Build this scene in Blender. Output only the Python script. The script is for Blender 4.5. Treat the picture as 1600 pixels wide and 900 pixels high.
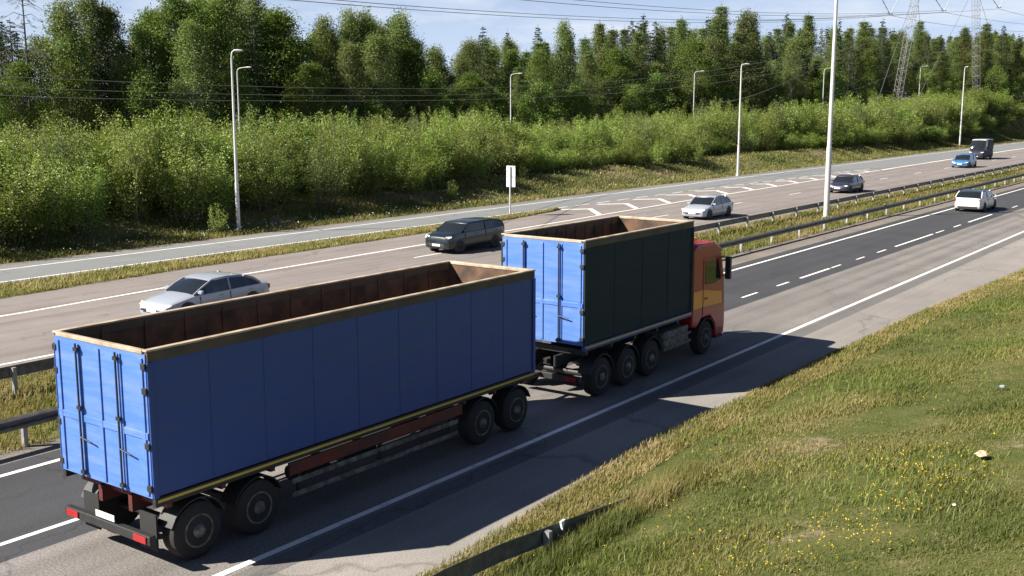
import bpy, math, random
import numpy as np
from mathutils import Vector, Matrix
R = math.radians
for o in list(bpy.data.objects): bpy.data.objects.remove(o)
scene = bpy.context.scene
C = scene.collection

# ------------------------------------------------------------ camera, sky, sun
# world axes: X = along the road (away), Y = across the road (to the left), Z up
CAMH = 7.5
HEAD = 36.166            # heading of the camera from the road axis
cam_d = bpy.data.cameras.new("camera"); cam = bpy.data.objects.new("camera", cam_d); C.objects.link(cam)
cam.location = (0, 0, CAMH)
cam.rotation_euler = (R(90 - 9.517), 0, R(HEAD - 90))
cam_d.sensor_width = 36; cam_d.lens = 36 * 1700 / 1600
cam_d.clip_start = 0.2; cam_d.clip_end = 6000
scene.camera = cam

SUNV = Vector((-1.0, 0.8, 1.0)).normalized()      # towards the sun
world = bpy.data.worlds.new("World"); scene.world = world; world.use_nodes = True
nt = world.node_tree; N = nt.nodes; L = nt.links
bg = N["Background"]; bg.inputs[1].default_value = 0.05
sky = N.new("ShaderNodeTexSky"); sky.sky_type = 'NISHITA'; sky.sun_disc = False
sky.sun_elevation = math.asin(SUNV.z); sky.sun_rotation = math.atan2(SUNV.x, SUNV.y)
sky.air_density = 0.45; sky.dust_density = 0.2; sky.ozone_density = 2.5
# thin cloud veils
tc = N.new("ShaderNodeTexCoord"); mp = N.new("ShaderNodeMapping"); mp.inputs["Scale"].default_value = (2.2, 2.2, 11)
mp.inputs["Rotation"].default_value = (0.05, 0.12, 0.6)
nz = N.new("ShaderNodeTexNoise"); nz.inputs["Scale"].default_value = 2.3; nz.inputs["Detail"].default_value = 8; nz.inputs["Roughness"].default_value = .62
nz.inputs["Distortion"].default_value = .5
cr = N.new("ShaderNodeValToRGB"); cr.color_ramp.elements[0].position = .46; cr.color_ramp.elements[1].position = .74
mx = N.new("ShaderNodeMix"); mx.data_type = 'RGBA'; mx.inputs[7].default_value = (7.6, 7.9, 8.3, 1)
ml = N.new("ShaderNodeMath"); ml.operation = 'MULTIPLY'; ml.inputs[1].default_value = .75
L.new(tc.outputs["Generated"], mp.inputs[0]); L.new(mp.outputs[0], nz.inputs["Vector"]); L.new(nz.outputs[0], cr.inputs[0])
L.new(cr.outputs[0], ml.inputs[0]); cz = N.new("ShaderNodeSeparateXYZ"); L.new(tc.outputs["Generated"], cz.inputs[0])
cm = N.new("ShaderNodeMapRange"); cm.interpolation_type = 'SMOOTHSTEP'; cm.inputs[1].default_value = .12; cm.inputs[2].default_value = .38; cm.inputs[3].default_value = 1; cm.inputs[4].default_value = .12
L.new(cz.outputs[2], cm.inputs[0]); c2 = N.new("ShaderNodeMath"); c2.operation = 'MULTIPLY'; L.new(ml.outputs[0], c2.inputs[0]); L.new(cm.outputs[0], c2.inputs[1])
L.new(c2.outputs[0], mx.inputs[0]); L.new(sky.outputs[0], mx.inputs[6]); 
# pale haze low over the horizon
sx = N.new("ShaderNodeSeparateXYZ"); L.new(tc.outputs["Generated"], sx.inputs[0])
hz = N.new("ShaderNodeMapRange"); hz.interpolation_type = 'SMOOTHSTEP'
hz.inputs[1].default_value = 0.0; hz.inputs[2].default_value = .24; hz.inputs[3].default_value = .85; hz.inputs[4].default_value = 0
L.new(sx.outputs[2], hz.inputs[0])
mh = N.new("ShaderNodeMix"); mh.data_type = 'RGBA'; mh.inputs[6].default_value = (4.5, 5.8, 8.2, 1)
mh.inputs[7].default_value = (4.6, 5.9, 8.3, 1)
m0 = N.new("ShaderNodeMix"); m0.data_type = 'RGBA'; m0.inputs[7].default_value = (5.5, 6.4, 8.0, 1)
L.new(hz.outputs[0], m0.inputs[0]); L.new(sky.outputs[0], m0.inputs[6]); L.new(m0.outputs[2], mx.inputs[6]); N.remove(mh)
L.new(mx.outputs[2], bg.inputs[0])

sun_d = bpy.data.lights.new("sun", 'SUN'); sun = bpy.data.objects.new("sun", sun_d); C.objects.link(sun)
sun_d.energy = 5.0; sun_d.angle = R(0.5); sun_d.color = (1.0, .93, .82)
sun.rotation_euler = SUNV.to_track_quat('Z', 'Y').to_euler()
sun.location = (0, 0, 60)
vs = scene.view_settings; vs.view_transform = 'Standard'; vs.look = 'None'; vs.gamma = 1; vs.use_curve_mapping = False
vs.exposure = 1.3
scene.render.resolution_x = 1024; scene.render.resolution_y = 576
try:
    scene.cycles.max_bounces = 6; scene.cycles.transparent_max_bounces = 8; scene.cycles.diffuse_bounces = 3
    scene.cycles.glossy_bounces = 3; scene.cycles.transmission_bounces = 3
except Exception: pass

ch, sh = math.cos(R(HEAD)), math.sin(R(HEAD))
def cam2w(X, Y):      # X right of the camera, Y ahead of it (metres on the ground) -> road axes
    return (X * sh + Y * ch, -X * ch + Y * sh)
def w2cam(s, l):
    return (s * sh - l * ch, s * ch + l * sh)
def bearing(u, Y, z=0):   # direction given as a column of the photograph
    return cam2w((u - 800) / 1724 * Y, Y)
def zat(v, Y): return CAMH + (165 - v) / 1748 * Y

# ------------------------------------------------------------ materials
def newmat(name):
    m = bpy.data.materials.new(name); m.use_nodes = True
    return m, m.node_tree.nodes, m.node_tree.links, m.node_tree.nodes["Principled BSDF"]
def flat(name, col, rough=.6, metal=0, coat=0, var=.0, scale=8, spec=.5, dirt=None, bump=0):
    m, n, l, b = newmat(name)
    b.inputs["Base Color"].default_value = (*col, 1); b.inputs["Roughness"].default_value = rough
    b.inputs["Metallic"].default_value = metal; b.inputs["Coat Weight"].default_value = coat
    b.inputs["Specular IOR Level"].default_value = spec
    if var or dirt:
        t = n.new("ShaderNodeTexCoord"); z = n.new("ShaderNodeTexNoise"); z.inputs["Scale"].default_value = scale; z.inputs["Detail"].default_value = 6
        l.new(t.outputs["Object"], z.inputs["Vector"])
        r = n.new("ShaderNodeValToRGB"); r.color_ramp.elements[0].position = .35; r.color_ramp.elements[1].position = .68
        d = dirt if dirt else tuple(c * (1 - var) for c in col)
        r.color_ramp.elements[0].color = (*d, 1); r.color_ramp.elements[1].color = (*[min(1, c * (1 + var * .5)) for c in col], 1)
        l.new(z.outputs[0], r.inputs[0]); l.new(r.outputs[0], b.inputs["Base Color"])
        if bump:
            bb = n.new("ShaderNodeBump"); bb.inputs["Strength"].default_value = bump; bb.inputs["Distance"].default_value = .02
            l.new(z.outputs[0], bb.inputs["Height"]); l.new(bb.outputs[0], b.inputs["Normal"])
    return m

def asphalt(name, a, b_, speck=.35, track=.10, rough=.85, tracks=()):
    """worn asphalt: long streaks along the road, stones, blotches"""
    m, n, l, b = newmat(name)
    t = n.new("ShaderNodeTexCoord")
    mp = n.new("ShaderNodeMapping"); mp.inputs["Scale"].default_value = (.035, 1.3, 1)
    z1 = n.new("ShaderNodeTexNoise"); z1.inputs["Scale"].default_value = 1.0; z1.inputs["Detail"].default_value = 5
    l.new(t.outputs["Object"], mp.inputs[0]); l.new(mp.outputs[0], z1.inputs["Vector"])
    z2 = n.new("ShaderNodeTexNoise"); z2.inputs["Scale"].default_value = 26; z2.inputs["Detail"].default_value = 3; z2.inputs["Roughness"].default_value = .8
    l.new(t.outputs["Object"], z2.inputs["Vector"])
    z3 = n.new("ShaderNodeTexNoise"); z3.inputs["Scale"].default_value = .45; z3.inputs["Detail"].default_value = 5
    l.new(t.outputs["Object"], z3.inputs["Vector"])
    r1 = n.new("ShaderNodeValToRGB"); r1.color_ramp.elements[0].position = .33; r1.color_ramp.elements[1].position = .68
    r1.color_ramp.elements[0].color = (*a, 1); r1.color_ramp.elements[1].color = (*b_, 1)
    ad = n.new("ShaderNodeMath"); ad.operation = 'MULTIPLY_ADD'; ad.inputs[1].default_value = .55
    m3 = n.new("ShaderNodeMath"); m3.operation = 'MULTIPLY'; m3.inputs[1].default_value = .45
    l.new(z3.outputs[0], m3.inputs[0]); l.new(z1.outputs[0], ad.inputs[0]); l.new(m3.outputs[0], ad.inputs[2]); l.new(ad.outputs[0], r1.inputs[0])
    r2 = n.new("ShaderNodeValToRGB"); r2.color_ramp.elements[0].position = .36; r2.color_ramp.elements[1].position = .66
    lo, hi = 1 - speck, 1 + speck
    r2.color_ramp.elements[0].color = (lo / 2, lo / 2, lo / 2, 1); r2.color_ramp.elements[1].color = (hi / 2, hi / 2, hi / 2, 1)
    l.new(z2.outputs[0], r2.inputs[0])
    mu = n.new("ShaderNodeMix"); mu.data_type = 'RGBA'; mu.blend_type = 'MULTIPLY'; mu.inputs[0].default_value = 1
    l.new(r1.outputs[0], mu.inputs[6]); l.new(r2.outputs[0], mu.inputs[7])
    sc = n.new("ShaderNodeVectorMath"); sc.operation = 'SCALE'; sc.inputs[3].default_value = 2
    l.new(mu.outputs[2], sc.inputs[0])
    last = sc.outputs[0]
    # fine cracks and sealing lines
    vo = n.new("ShaderNodeTexVoronoi"); vo.feature = 'DISTANCE_TO_EDGE'; vo.inputs["Scale"].default_value = .16
    mpv = n.new("ShaderNodeMapping"); mpv.inputs["Scale"].default_value = (.6, 1.6, 1)
    zz = n.new("ShaderNodeTexNoise"); zz.inputs["Scale"].default_value = 1.1; zz.inputs["Detail"].default_value = 6
    va = n.new("ShaderNodeVectorMath"); va.operation = 'MULTIPLY_ADD'; va.inputs[1].default_value = (1.6, 1.6, 0)
    l.new(t.outputs["Object"], zz.inputs["Vector"]); l.new(zz.outputs["Color"], va.inputs[0]); l.new(t.outputs["Object"], va.inputs[2])
    l.new(va.outputs[0], mpv.inputs[0]); l.new(mpv.outputs[0], vo.inputs["Vector"])
    rc = n.new("ShaderNodeValToRGB"); rc.color_ramp.elements[0].position = 0; rc.color_ramp.elements[1].position = .007
    rc.color_ramp.elements[0].color = (.58, .58, .58, 1); rc.color_ramp.elements[1].color = (1, 1, 1, 1)
    l.new(vo.outputs[0], rc.inputs[0])
    mc = n.new("ShaderNodeMix"); mc.data_type = 'RGBA'; mc.blend_type = 'MULTIPLY'; mc.inputs[0].default_value = .8
    l.new(last, mc.inputs[6]); l.new(rc.outputs[0], mc.inputs[7]); last = mc.outputs[2]
    if tracks:      # wheel tracks worn smooth and dark, at given lateral positions
        sp = n.new("ShaderNodeSeparateXYZ"); l.new(t.outputs["Object"], sp.inputs[0])
        acc = None
        for y0, w in tracks:
            s1 = n.new("ShaderNodeMath"); s1.operation = 'SUBTRACT'; s1.inputs[1].default_value = y0; l.new(sp.outputs[1], s1.inputs[0])
            s2 = n.new("ShaderNodeMath"); s2.operation = 'ABSOLUTE'; l.new(s1.outputs[0], s2.inputs[0])
            mr = n.new("ShaderNodeMapRange"); mr.interpolation_type = 'SMOOTHSTEP'
            mr.inputs[1].default_value = 0; mr.inputs[2].default_value = w; mr.inputs[3].default_value = track; mr.inputs[4].default_value = 0
            l.new(s2.outputs[0], mr.inputs[0])
            if acc is None: acc = mr.outputs[0]
            else:
                q = n.new("ShaderNodeMath"); q.operation = 'ADD'; l.new(acc, q.inputs[0]); l.new(mr.outputs[0], q.inputs[1]); acc = q.outputs[0]
        iv = n.new("ShaderNodeMath"); iv.operation = 'SUBTRACT'; iv.inputs[0].default_value = 1; l.new(acc, iv.inputs[1])
        s4 = n.new("ShaderNodeVectorMath"); s4.operation = 'SCALE'; l.new(last, s4.inputs[0]); l.new(iv.outputs[0], s4.inputs[3]); last = s4.outputs[0]
    l.new(last, b.inputs["Base Color"])
    b.inputs["Roughness"].default_value = rough; b.inputs["Specular IOR Level"].default_value = .35
    bb = n.new("ShaderNodeBump"); bb.inputs["Strength"].default_value = .35; bb.inputs["Distance"].default_value = .012
    l.new(z2.outputs[0], bb.inputs["Height"]); l.new(bb.outputs[0], b.inputs["Normal"])
    return m

def turf(name, cols, scale=.5, fine=9, soil=None, soil_amt=.0, bump=.6):
    m, n, l, b = newmat(name)
    t = n.new("ShaderNodeTexCoord")
    z = n.new("ShaderNodeTexNoise"); z.inputs["Scale"].default_value = scale; z.inputs["Detail"].default_value = 7; z.inputs["Roughness"].default_value = .62
    f = n.new("ShaderNodeTexNoise"); f.inputs["Scale"].default_value = fine; f.inputs["Detail"].default_value = 5; f.inputs["Roughness"].default_value = .75
    l.new(t.outputs["Object"], z.inputs["Vector"]); l.new(t.outputs["Object"], f.inputs["Vector"])
    a = n.new("ShaderNodeMath"); a.operation = 'MULTIPLY_ADD'; a.inputs[1].default_value = .62
    b2 = n.new("ShaderNodeMath"); b2.operation = 'MULTIPLY'; b2.inputs[1].default_value = .38
    l.new(f.outputs[0], b2.inputs[0]); l.new(z.outputs[0], a.inputs[0]); l.new(b2.outputs[0], a.inputs[2])
    r = n.new("ShaderNodeValToRGB"); e = r.color_ramp.elements
    while len(e) < len(cols): e.new(.5)
    for i, c in enumerate(cols):
        e[i].position = .34 + .32 * i / (len(cols) - 1); e[i].color = (*c, 1)
    l.new(a.outputs[0], r.inputs[0]); last = r.outputs[0]
    if soil:
        z4 = n.new("ShaderNodeTexNoise"); z4.inputs["Scale"].default_value = scale * .45; z4.inputs["Detail"].default_value = 8; z4.inputs["Roughness"].default_value = .7
        l.new(t.outputs["Object"], z4.inputs["Vector"])
        rs = n.new("ShaderNodeValToRGB"); rs.color_ramp.elements[0].position = .62 - soil_amt; rs.color_ramp.elements[1].position = .68 - soil_amt
        l.new(z4.outputs[0], rs.inputs[0])
        mm = n.new("ShaderNodeMix"); mm.data_type = 'RGBA'; mm.inputs[7].default_value = (*soil, 1)
        l.new(rs.outputs[0], mm.inputs[0]); l.new(last, mm.inputs[6]); last = mm.outputs[2]
    l.new(last, b.inputs["Base Color"]); b.inputs["Roughness"].default_value = .95; b.inputs["Specular IOR Level"].default_value = .1
    bb = n.new("ShaderNodeBump"); bb.inputs["Strength"].default_value = bump; bb.inputs["Distance"].default_value = .08
    l.new(f.outputs[0], bb.inputs["Height"]); l.new(bb.outputs[0], b.inputs["Normal"])
    return m

def leafmat(name, cols, trans=.25, objvar=.25, rough=.55, patch=None, spec=.3, patchscale=.35):
    """leaf-like faces: colour varies from leaf to leaf and plant to plant; some light passes through"""
    m, n, l, b = newmat(name)
    g = n.new("ShaderNodeNewGeometry"); oi = n.new("ShaderNodeObjectInfo")
    r = n.new("ShaderNodeValToRGB"); e = r.color_ramp.elements
    while len(e) < len(cols): e.new(.5)
    for i, c in enumerate(cols): e[i].position = i / (len(cols) - 1); e[i].color = (*c, 1)
    if patch:
        t = n.new("ShaderNodeTexCoord"); z = n.new("ShaderNodeTexNoise"); z.inputs["Scale"].default_value = patchscale; z.inputs["Detail"].default_value = 4
        l.new(g.outputs["Position"], z.inputs["Vector"])
        mr = n.new("ShaderNodeMapRange"); mr.inputs[1].default_value = .36; mr.inputs[2].default_value = .64; l.new(z.outputs[0], mr.inputs[0])
        a = n.new("ShaderNodeMath"); a.operation = 'MULTIPLY_ADD'; a.inputs[1].default_value = 1 - patch
        b2 = n.new("ShaderNodeMath"); b2.operation = 'MULTIPLY'; b2.inputs[1].default_value = patch
        l.new(mr.outputs[0], b2.inputs[0]); l.new(g.outputs["Random Per Island"], a.inputs[0]); l.new(b2.outputs[0], a.inputs[2]); l.new(a.outputs[0], r.inputs[0])
    else:
        l.new(g.outputs["Random Per Island"], r.inputs[0])
    hs = n.new("ShaderNodeHueSaturation")
    v = n.new("ShaderNodeMapRange"); v.inputs[3].default_value = 1 - objvar; v.inputs[4].default_value = 1 + objvar
    l.new(oi.outputs["Random"], v.inputs[0]); l.new(v.outputs[0], hs.inputs["Value"])
    hh = n.new("ShaderNodeMapRange"); hh.inputs[3].default_value = .485; hh.inputs[4].default_value = .512
    l.new(oi.outputs["Random"], hh.inputs[0]); l.new(hh.outputs[0], hs.inputs["Hue"])
    l.new(r.outputs[0], hs.inputs["Color"]); l.new(hs.outputs[0], b.inputs["Base Color"])
    b.inputs["Roughness"].default_value = rough; b.inputs["Specular IOR Level"].default_value = spec
    if trans:
        tr = n.new("ShaderNodeBsdfTranslucent"); hs2 = n.new("ShaderNodeHueSaturation"); hs2.inputs["Value"].default_value = 1.25; hs2.inputs["Saturation"].default_value = 1.1
        l.new(hs.outputs[0], hs2.inputs["Color"]); l.new(hs2.outputs[0], tr.inputs[0])
        ms = n.new("ShaderNodeMixShader"); ms.inputs[0].default_value = trans
        l.new(b.outputs[0], ms.inputs[1]); l.new(tr.outputs[0], ms.inputs[2]); l.new(ms.outputs[0], n["Material Output"].inputs[0])
    return m

M = {}
M['shoulder'] = asphalt('worn_asphalt_shoulder', (.18, .166, .155), (.27, .25, .23), .25)
M['rightlane'] = asphalt('worn_asphalt_light', (.135, .125, .118), (.225, .208, .196), .5, .16, tracks=((14.6, .55), (15.5, .22), (16.4, .45)))
M['darklane'] = asphalt('new_asphalt', (.036, .037, .042), (.055, .056, .062), .3, .1)
M['band'] = asphalt('edge_asphalt', (.105, .10, .10), (.15, .142, .138), .3)
M['farlane'] = asphalt('pinkish_asphalt', (.16, .143, .136), (.235, .208, .196), .25, .14, tracks=((31.6, .45), (33.4, .45), (36.3, .45), (38.0, .4)))
M['ramp'] = asphalt('bluish_asphalt', (.15, .158, .163), (.19, .198, .203), .12)
M['gravel'] = asphalt('gravel', (.13, .115, .10), (.22, .19, .165), .6)
def paint():
    m, n, l, b = newmat('road_paint')
    t = n.new("ShaderNodeTexCoord"); z = n.new("ShaderNodeTexNoise"); z.inputs["Scale"].default_value = 3.5; z.inputs["Detail"].default_value = 9; z.inputs["Roughness"].default_value = .75
    l.new(t.outputs["Object"], z.inputs["Vector"])
    r = n.new("ShaderNodeValToRGB"); r.color_ramp.elements[0].position = .30; r.color_ramp.elements[1].position = .47
    r.color_ramp.elements[0].color = (.30, .29, .28, 1); r.color_ramp.elements[1].color = (.78, .77, .73, 1)
    l.new(z.outputs[0], r.inputs[0]); l.new(r.outputs[0], b.inputs["Base Color"]); b.inputs["Roughness"].default_value = .6
    return m
M['paint'] = paint()
M['turf'] = turf('meadow', [(.04, .05, .016), (.065, .08, .022), (.09, .095, .032), (.16, .135, .075)], .9, 9, (.20, .16, .11), .03)
M['verge'] = turf('dry_verge', [(.07, .085, .02), (.12, .13, .035), (.16, .14, .05), (.21, .17, .10)], .6, 8, (.22, .17, .12), .04)
M['hill'] = turf('rough_slope', [(.035, .05, .015), (.07, .085, .025), (.12, .12, .045), (.17, .14, .08)], .25, 3.5, (.20, .15, .105), .09)
M['grass'] = leafmat('grass_blades', [(.055, .078, .016), (.095, .115, .024), (.16, .155, .042), (.22, .19, .068), (.31, .255, .13)], .35, 0, .6, patch=.55, patchscale=.28)
M['tallgrass'] = leafmat('bright_grass_blades', [(.075, .115, .016), (.12, .165, .024), (.18, .205, .038), (.26, .245, .08)], .4, 0, .55, patch=.4)
M['drygrass'] = leafmat('dry_grass_blades', [(.12, .15, .02), (.19, .18, .05), (.28, .23, .09), (.38, .31, .16)], .3, 0, .6, patch=.5, patchscale=.5)
M['yellow'] = leafmat('yellow_petals', [(.80, .60, .02), (.85, .68, .03)], .2, 0)
M['whitefl'] = leafmat('white_petals', [(.55, .55, .50), (.7, .7, .64)], .2, 0)
M['willow'] = leafmat('willow_leaves', [(.055, .105, .013), (.12, .185, .024), (.195, .27, .042), (.30, .36, .105), (.46, .48, .21)], .30, .24, .5, patch=.3, spec=.35)
M['deci'] = leafmat('broad_leaves', [(.05, .095, .014), (.085, .14, .022), (.13, .185, .036), (.19, .23, .07)], .3, .25, .6, patch=.3, spec=.25)
M['birchleaf'] = leafmat('birch_leaves', [(.08, .12, .025), (.125, .175, .042), (.18, .22, .075), (.26, .29, .14)], .32, .22, .6, patch=.3, spec=.25)
M['pineleaf'] = leafmat('pine_needles', [(.04, .075, .018), (.085, .13, .03), (.14, .18, .05), (.20, .235, .08)], .18, .25, .6, patch=.3)
M['spruceleaf'] = leafmat('spruce_needles', [(.018, .042, .012), (.038, .068, .019), (.07, .10, .03)], .12, .25, .6, patch=.3)
M['bark'] = flat('grey_bark', (.11, .09, .07), .9, var=.5, scale=5)
M['birchbark'] = flat('white_birch_bark', (.50, .48, .44), .8, dirt=(.08, .07, .06), scale=2.5)
M['pinebark'] = flat('orange_pine_bark', (.26, .13, .07), .9, var=.5, scale=4)
M['deadwood'] = flat('dead_wood', (.10, .085, .075), .9, var=.4, scale=4)
M['galv'] = flat('galvanised_steel', (.42, .43, .44), .5, .55, var=.25, scale=6)
M['galvdark'] = flat('weathered_steel', (.19, .185, .175), .6, .45, var=.35, scale=5)
M['pole'] = flat('pale_galvanised_pole', (.58, .58, .57), .5, .25, var=.12, scale=3)
M['pylon'] = flat('pylon_steel', (.22, .22, .22), .65, .3)
M['wire'] = flat('cable', (.22, .22, .22), .5, .5)
M['ceramic'] = flat('glass_insulators', (.45, .48, .47), .2)
M['signback'] = flat('aluminium_sheet', (.78, .79, .80), .5, .1)
M['lamp'] = flat('lamp_housing', (.62, .62, .6), .5, .1)
M['lampglass'] = flat('lamp_lens', (.35, .36, .36), .15)
M['blue'] = flat('blue_truck_paint', (.045, .15, .60), .45, 0, .2, dirt=(.038, .115, .42), scale=.9)
M['blue_shaded'] = flat('blue_panel_shaded', (.020, .058, .235), .42, 0, .15, dirt=(.020, .045, .15), scale=.7)  # darker copy of the blue, with the shade in its colour
M['green'] = flat('dark_green_panel', (.012, .021, .021), .5, 0, .0, var=.25, scale=.8)
def panel(name, c, dust, rough=.42, amt=.5):
    # painted steel with dust settled in long streaks and grime low down
    m, n, l, b = newmat(name)
    t = n.new("ShaderNodeTexCoord"); mp = n.new("ShaderNodeMapping"); mp.inputs["Scale"].default_value = (.35, .35, 3.2)
    z = n.new("ShaderNodeTexNoise"); z.inputs["Scale"].default_value = 1.6; z.inputs["Detail"].default_value = 9; z.inputs["Roughness"].default_value = .7
    l.new(t.outputs["Object"], mp.inputs[0]); l.new(mp.outputs[0], z.inputs["Vector"])
    r = n.new("ShaderNodeValToRGB"); r.color_ramp.elements[0].position = .42; r.color_ramp.elements[1].position = .75; r.color_ramp.elements[1].color = (amt, amt, amt, 1)
    l.new(z.outputs[0], r.inputs[0])
    z2 = n.new("ShaderNodeTexNoise"); z2.inputs["Scale"].default_value = 5; z2.inputs["Detail"].default_value = 8; z2.inputs["Roughness"].default_value = .8
    l.new(t.outputs["Object"], z2.inputs["Vector"])
    r2 = n.new("ShaderNodeValToRGB"); r2.color_ramp.elements[0].position = .60; r2.color_ramp.elements[1].position = .68; r2.color_ramp.elements[1].color = (.5, .5, .5, 1)
    l.new(z2.outputs[0], r2.inputs[0])
    m1 = n.new("ShaderNodeMix"); m1.data_type = 'RGBA'; m1.inputs[6].default_value = (*c, 1); m1.inputs[7].default_value = (*dust, 1); l.new(r.outputs[0], m1.inputs[0])
    m2 = n.new("ShaderNodeMix"); m2.data_type = 'RGBA'; m2.inputs[7].default_value = (*[x * .45 for x in c], 1); l.new(r2.outputs[0], m2.inputs[0]); l.new(m1.outputs[2], m2.inputs[6])
    l.new(m2.outputs[2], b.inputs["Base Color"]); b.inputs["Roughness"].default_value = rough
    wb = n.new("ShaderNodeTexNoise"); wb.inputs["Scale"].default_value = 1.1; wb.inputs["Detail"].default_value = 2; l.new(t.outputs["Object"], wb.inputs["Vector"])
    bp = n.new("ShaderNodeBump"); bp.inputs["Strength"].default_value = .5; bp.inputs["Distance"].default_value = .05; l.new(wb.outputs[0], bp.inputs["Height"]); l.new(bp.outputs[0], b.inputs["Normal"])
    return m
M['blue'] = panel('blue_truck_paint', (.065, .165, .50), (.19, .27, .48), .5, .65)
M['blue_shaded'] = panel('blue_panel_shaded', (.018, .058, .235), (.045, .07, .15), .5, .6)  # same blue as the truck paint, shade of the side put into the colour
M['green'] = panel('dark_green_panel', (.016, .030, .031), (.038, .046, .045), .7)
M['green'].node_tree.nodes['Principled BSDF'].inputs['Specular IOR Level'].default_value = .2
M['rust'] = flat('rusty_steel', (.165, .092, .052), .9, dirt=(.05, .034, .026), scale=2.2)
M['rim'] = flat('sunlit_top_rail', (.52, .43, .32), .55, .1, dirt=(.30, .22, .14), scale=3)  # sunlight along the top edge is put into this pale colour
M['rail_brown'] = flat('brown_side_rail', (.085, .065, .040), .7, var=.3, scale=2)
M['tape'] = flat('yellow_reflective_tape', (.50, .38, .06), .4)
M['redframe'] = flat('red_frame', (.15, .016, .012), .6, dirt=(.05, .018, .014), scale=2)
M['chassis'] = flat('black_chassis', (.02, .02, .021), .6, var=.3)
M['rubber'] = flat('rubber', (.018, .018, .018), .85, var=.2)
M['alu'] = flat('aluminium', (.20, .20, .19), .6, .3, dirt=(.06, .056, .05), scale=7)
M['redcab'] = flat('red_cab_paint', (.36, .009, .02), .35, 0, .3)
M['orange'] = flat('orange_stripe', (.80, .27, .02), .35, 0, .3)
M['glass'] = flat('dark_glass', (.012, .015, .018), .06, 0, 0, spec=.8)
M['redlamp'] = flat('red_lens', (.32, .012, .012), .25, 0, .3)
M['clearlamp'] = flat('clear_lens', (.75, .78, .80), .12, .2, .5)
M['black'] = flat('black_plastic', (.02, .02, .02), .5)
def carpaint(n, c): 
    return flat(n, c, .28, .1, .6)
M['cwhite'] = carpaint('white_paint', (.66, .66, .65)); M['csilver'] = carpaint('silver_paint', (.34, .37, .42))
M['cgreen'] = carpaint('dark_green_paint', (.012, .018, .022)); M['vandark'] = flat('matt_dark_paint', (.022, .024, .04), .6, spec=.25); M['cblack'] = carpaint('black_paint', (.03, .035, .045))
M['cblue'] = carpaint('blue_paint', (.05, .16, .33)); M['cgrey'] = carpaint('dark_blue_grey_paint', (.028, .03, .05))
M['paper'] = flat('crumpled_paper', (.55, .38, .26), .8, var=.35); M['plastic'] = flat('clear_plastic', (.25, .30, .31), .25)

# ------------------------------------------------------------ object helpers
def link(o, parent=None):
    C.objects.link(o)
    if parent: o.parent = parent
    return o
def tag(o, label=None, cat=None, group=None, kind=None):
    if label: o['label'] = label
    if cat: o['category'] = cat
    if group: o['group'] = group
    if kind: o['kind'] = kind
    return o
def empty(name, loc, rz=0):
    o = bpy.data.objects.new(name, None); o.location = loc; o.rotation_euler = (0, 0, rz); o.empty_display_size = .3
    return link(o)
def quick_mesh(name, verts, faces_idx, sizes):
    """numpy arrays: verts (n,3), flat loop indices, polygon sizes"""
    me = bpy.data.meshes.new(name)
    nv = len(verts); nl = len(faces_idx); npoly = len(sizes)
    me.vertices.add(nv); me.vertices.foreach_set('co', np.asarray(verts, dtype=np.float32).ravel())
    me.loops.add(nl); me.loops.foreach_set('vertex_index', np.asarray(faces_idx, dtype=np.int32))
    me.polygons.add(npoly)
    st = np.concatenate([[0], np.cumsum(sizes)[:-1]]).astype(np.int32)
    me.polygons.foreach_set('loop_start', st); me.polygons.foreach_set('loop_total', np.asarray(sizes, dtype=np.int32))
    me.update(calc_edges=True); me.validate()
    return me

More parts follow.
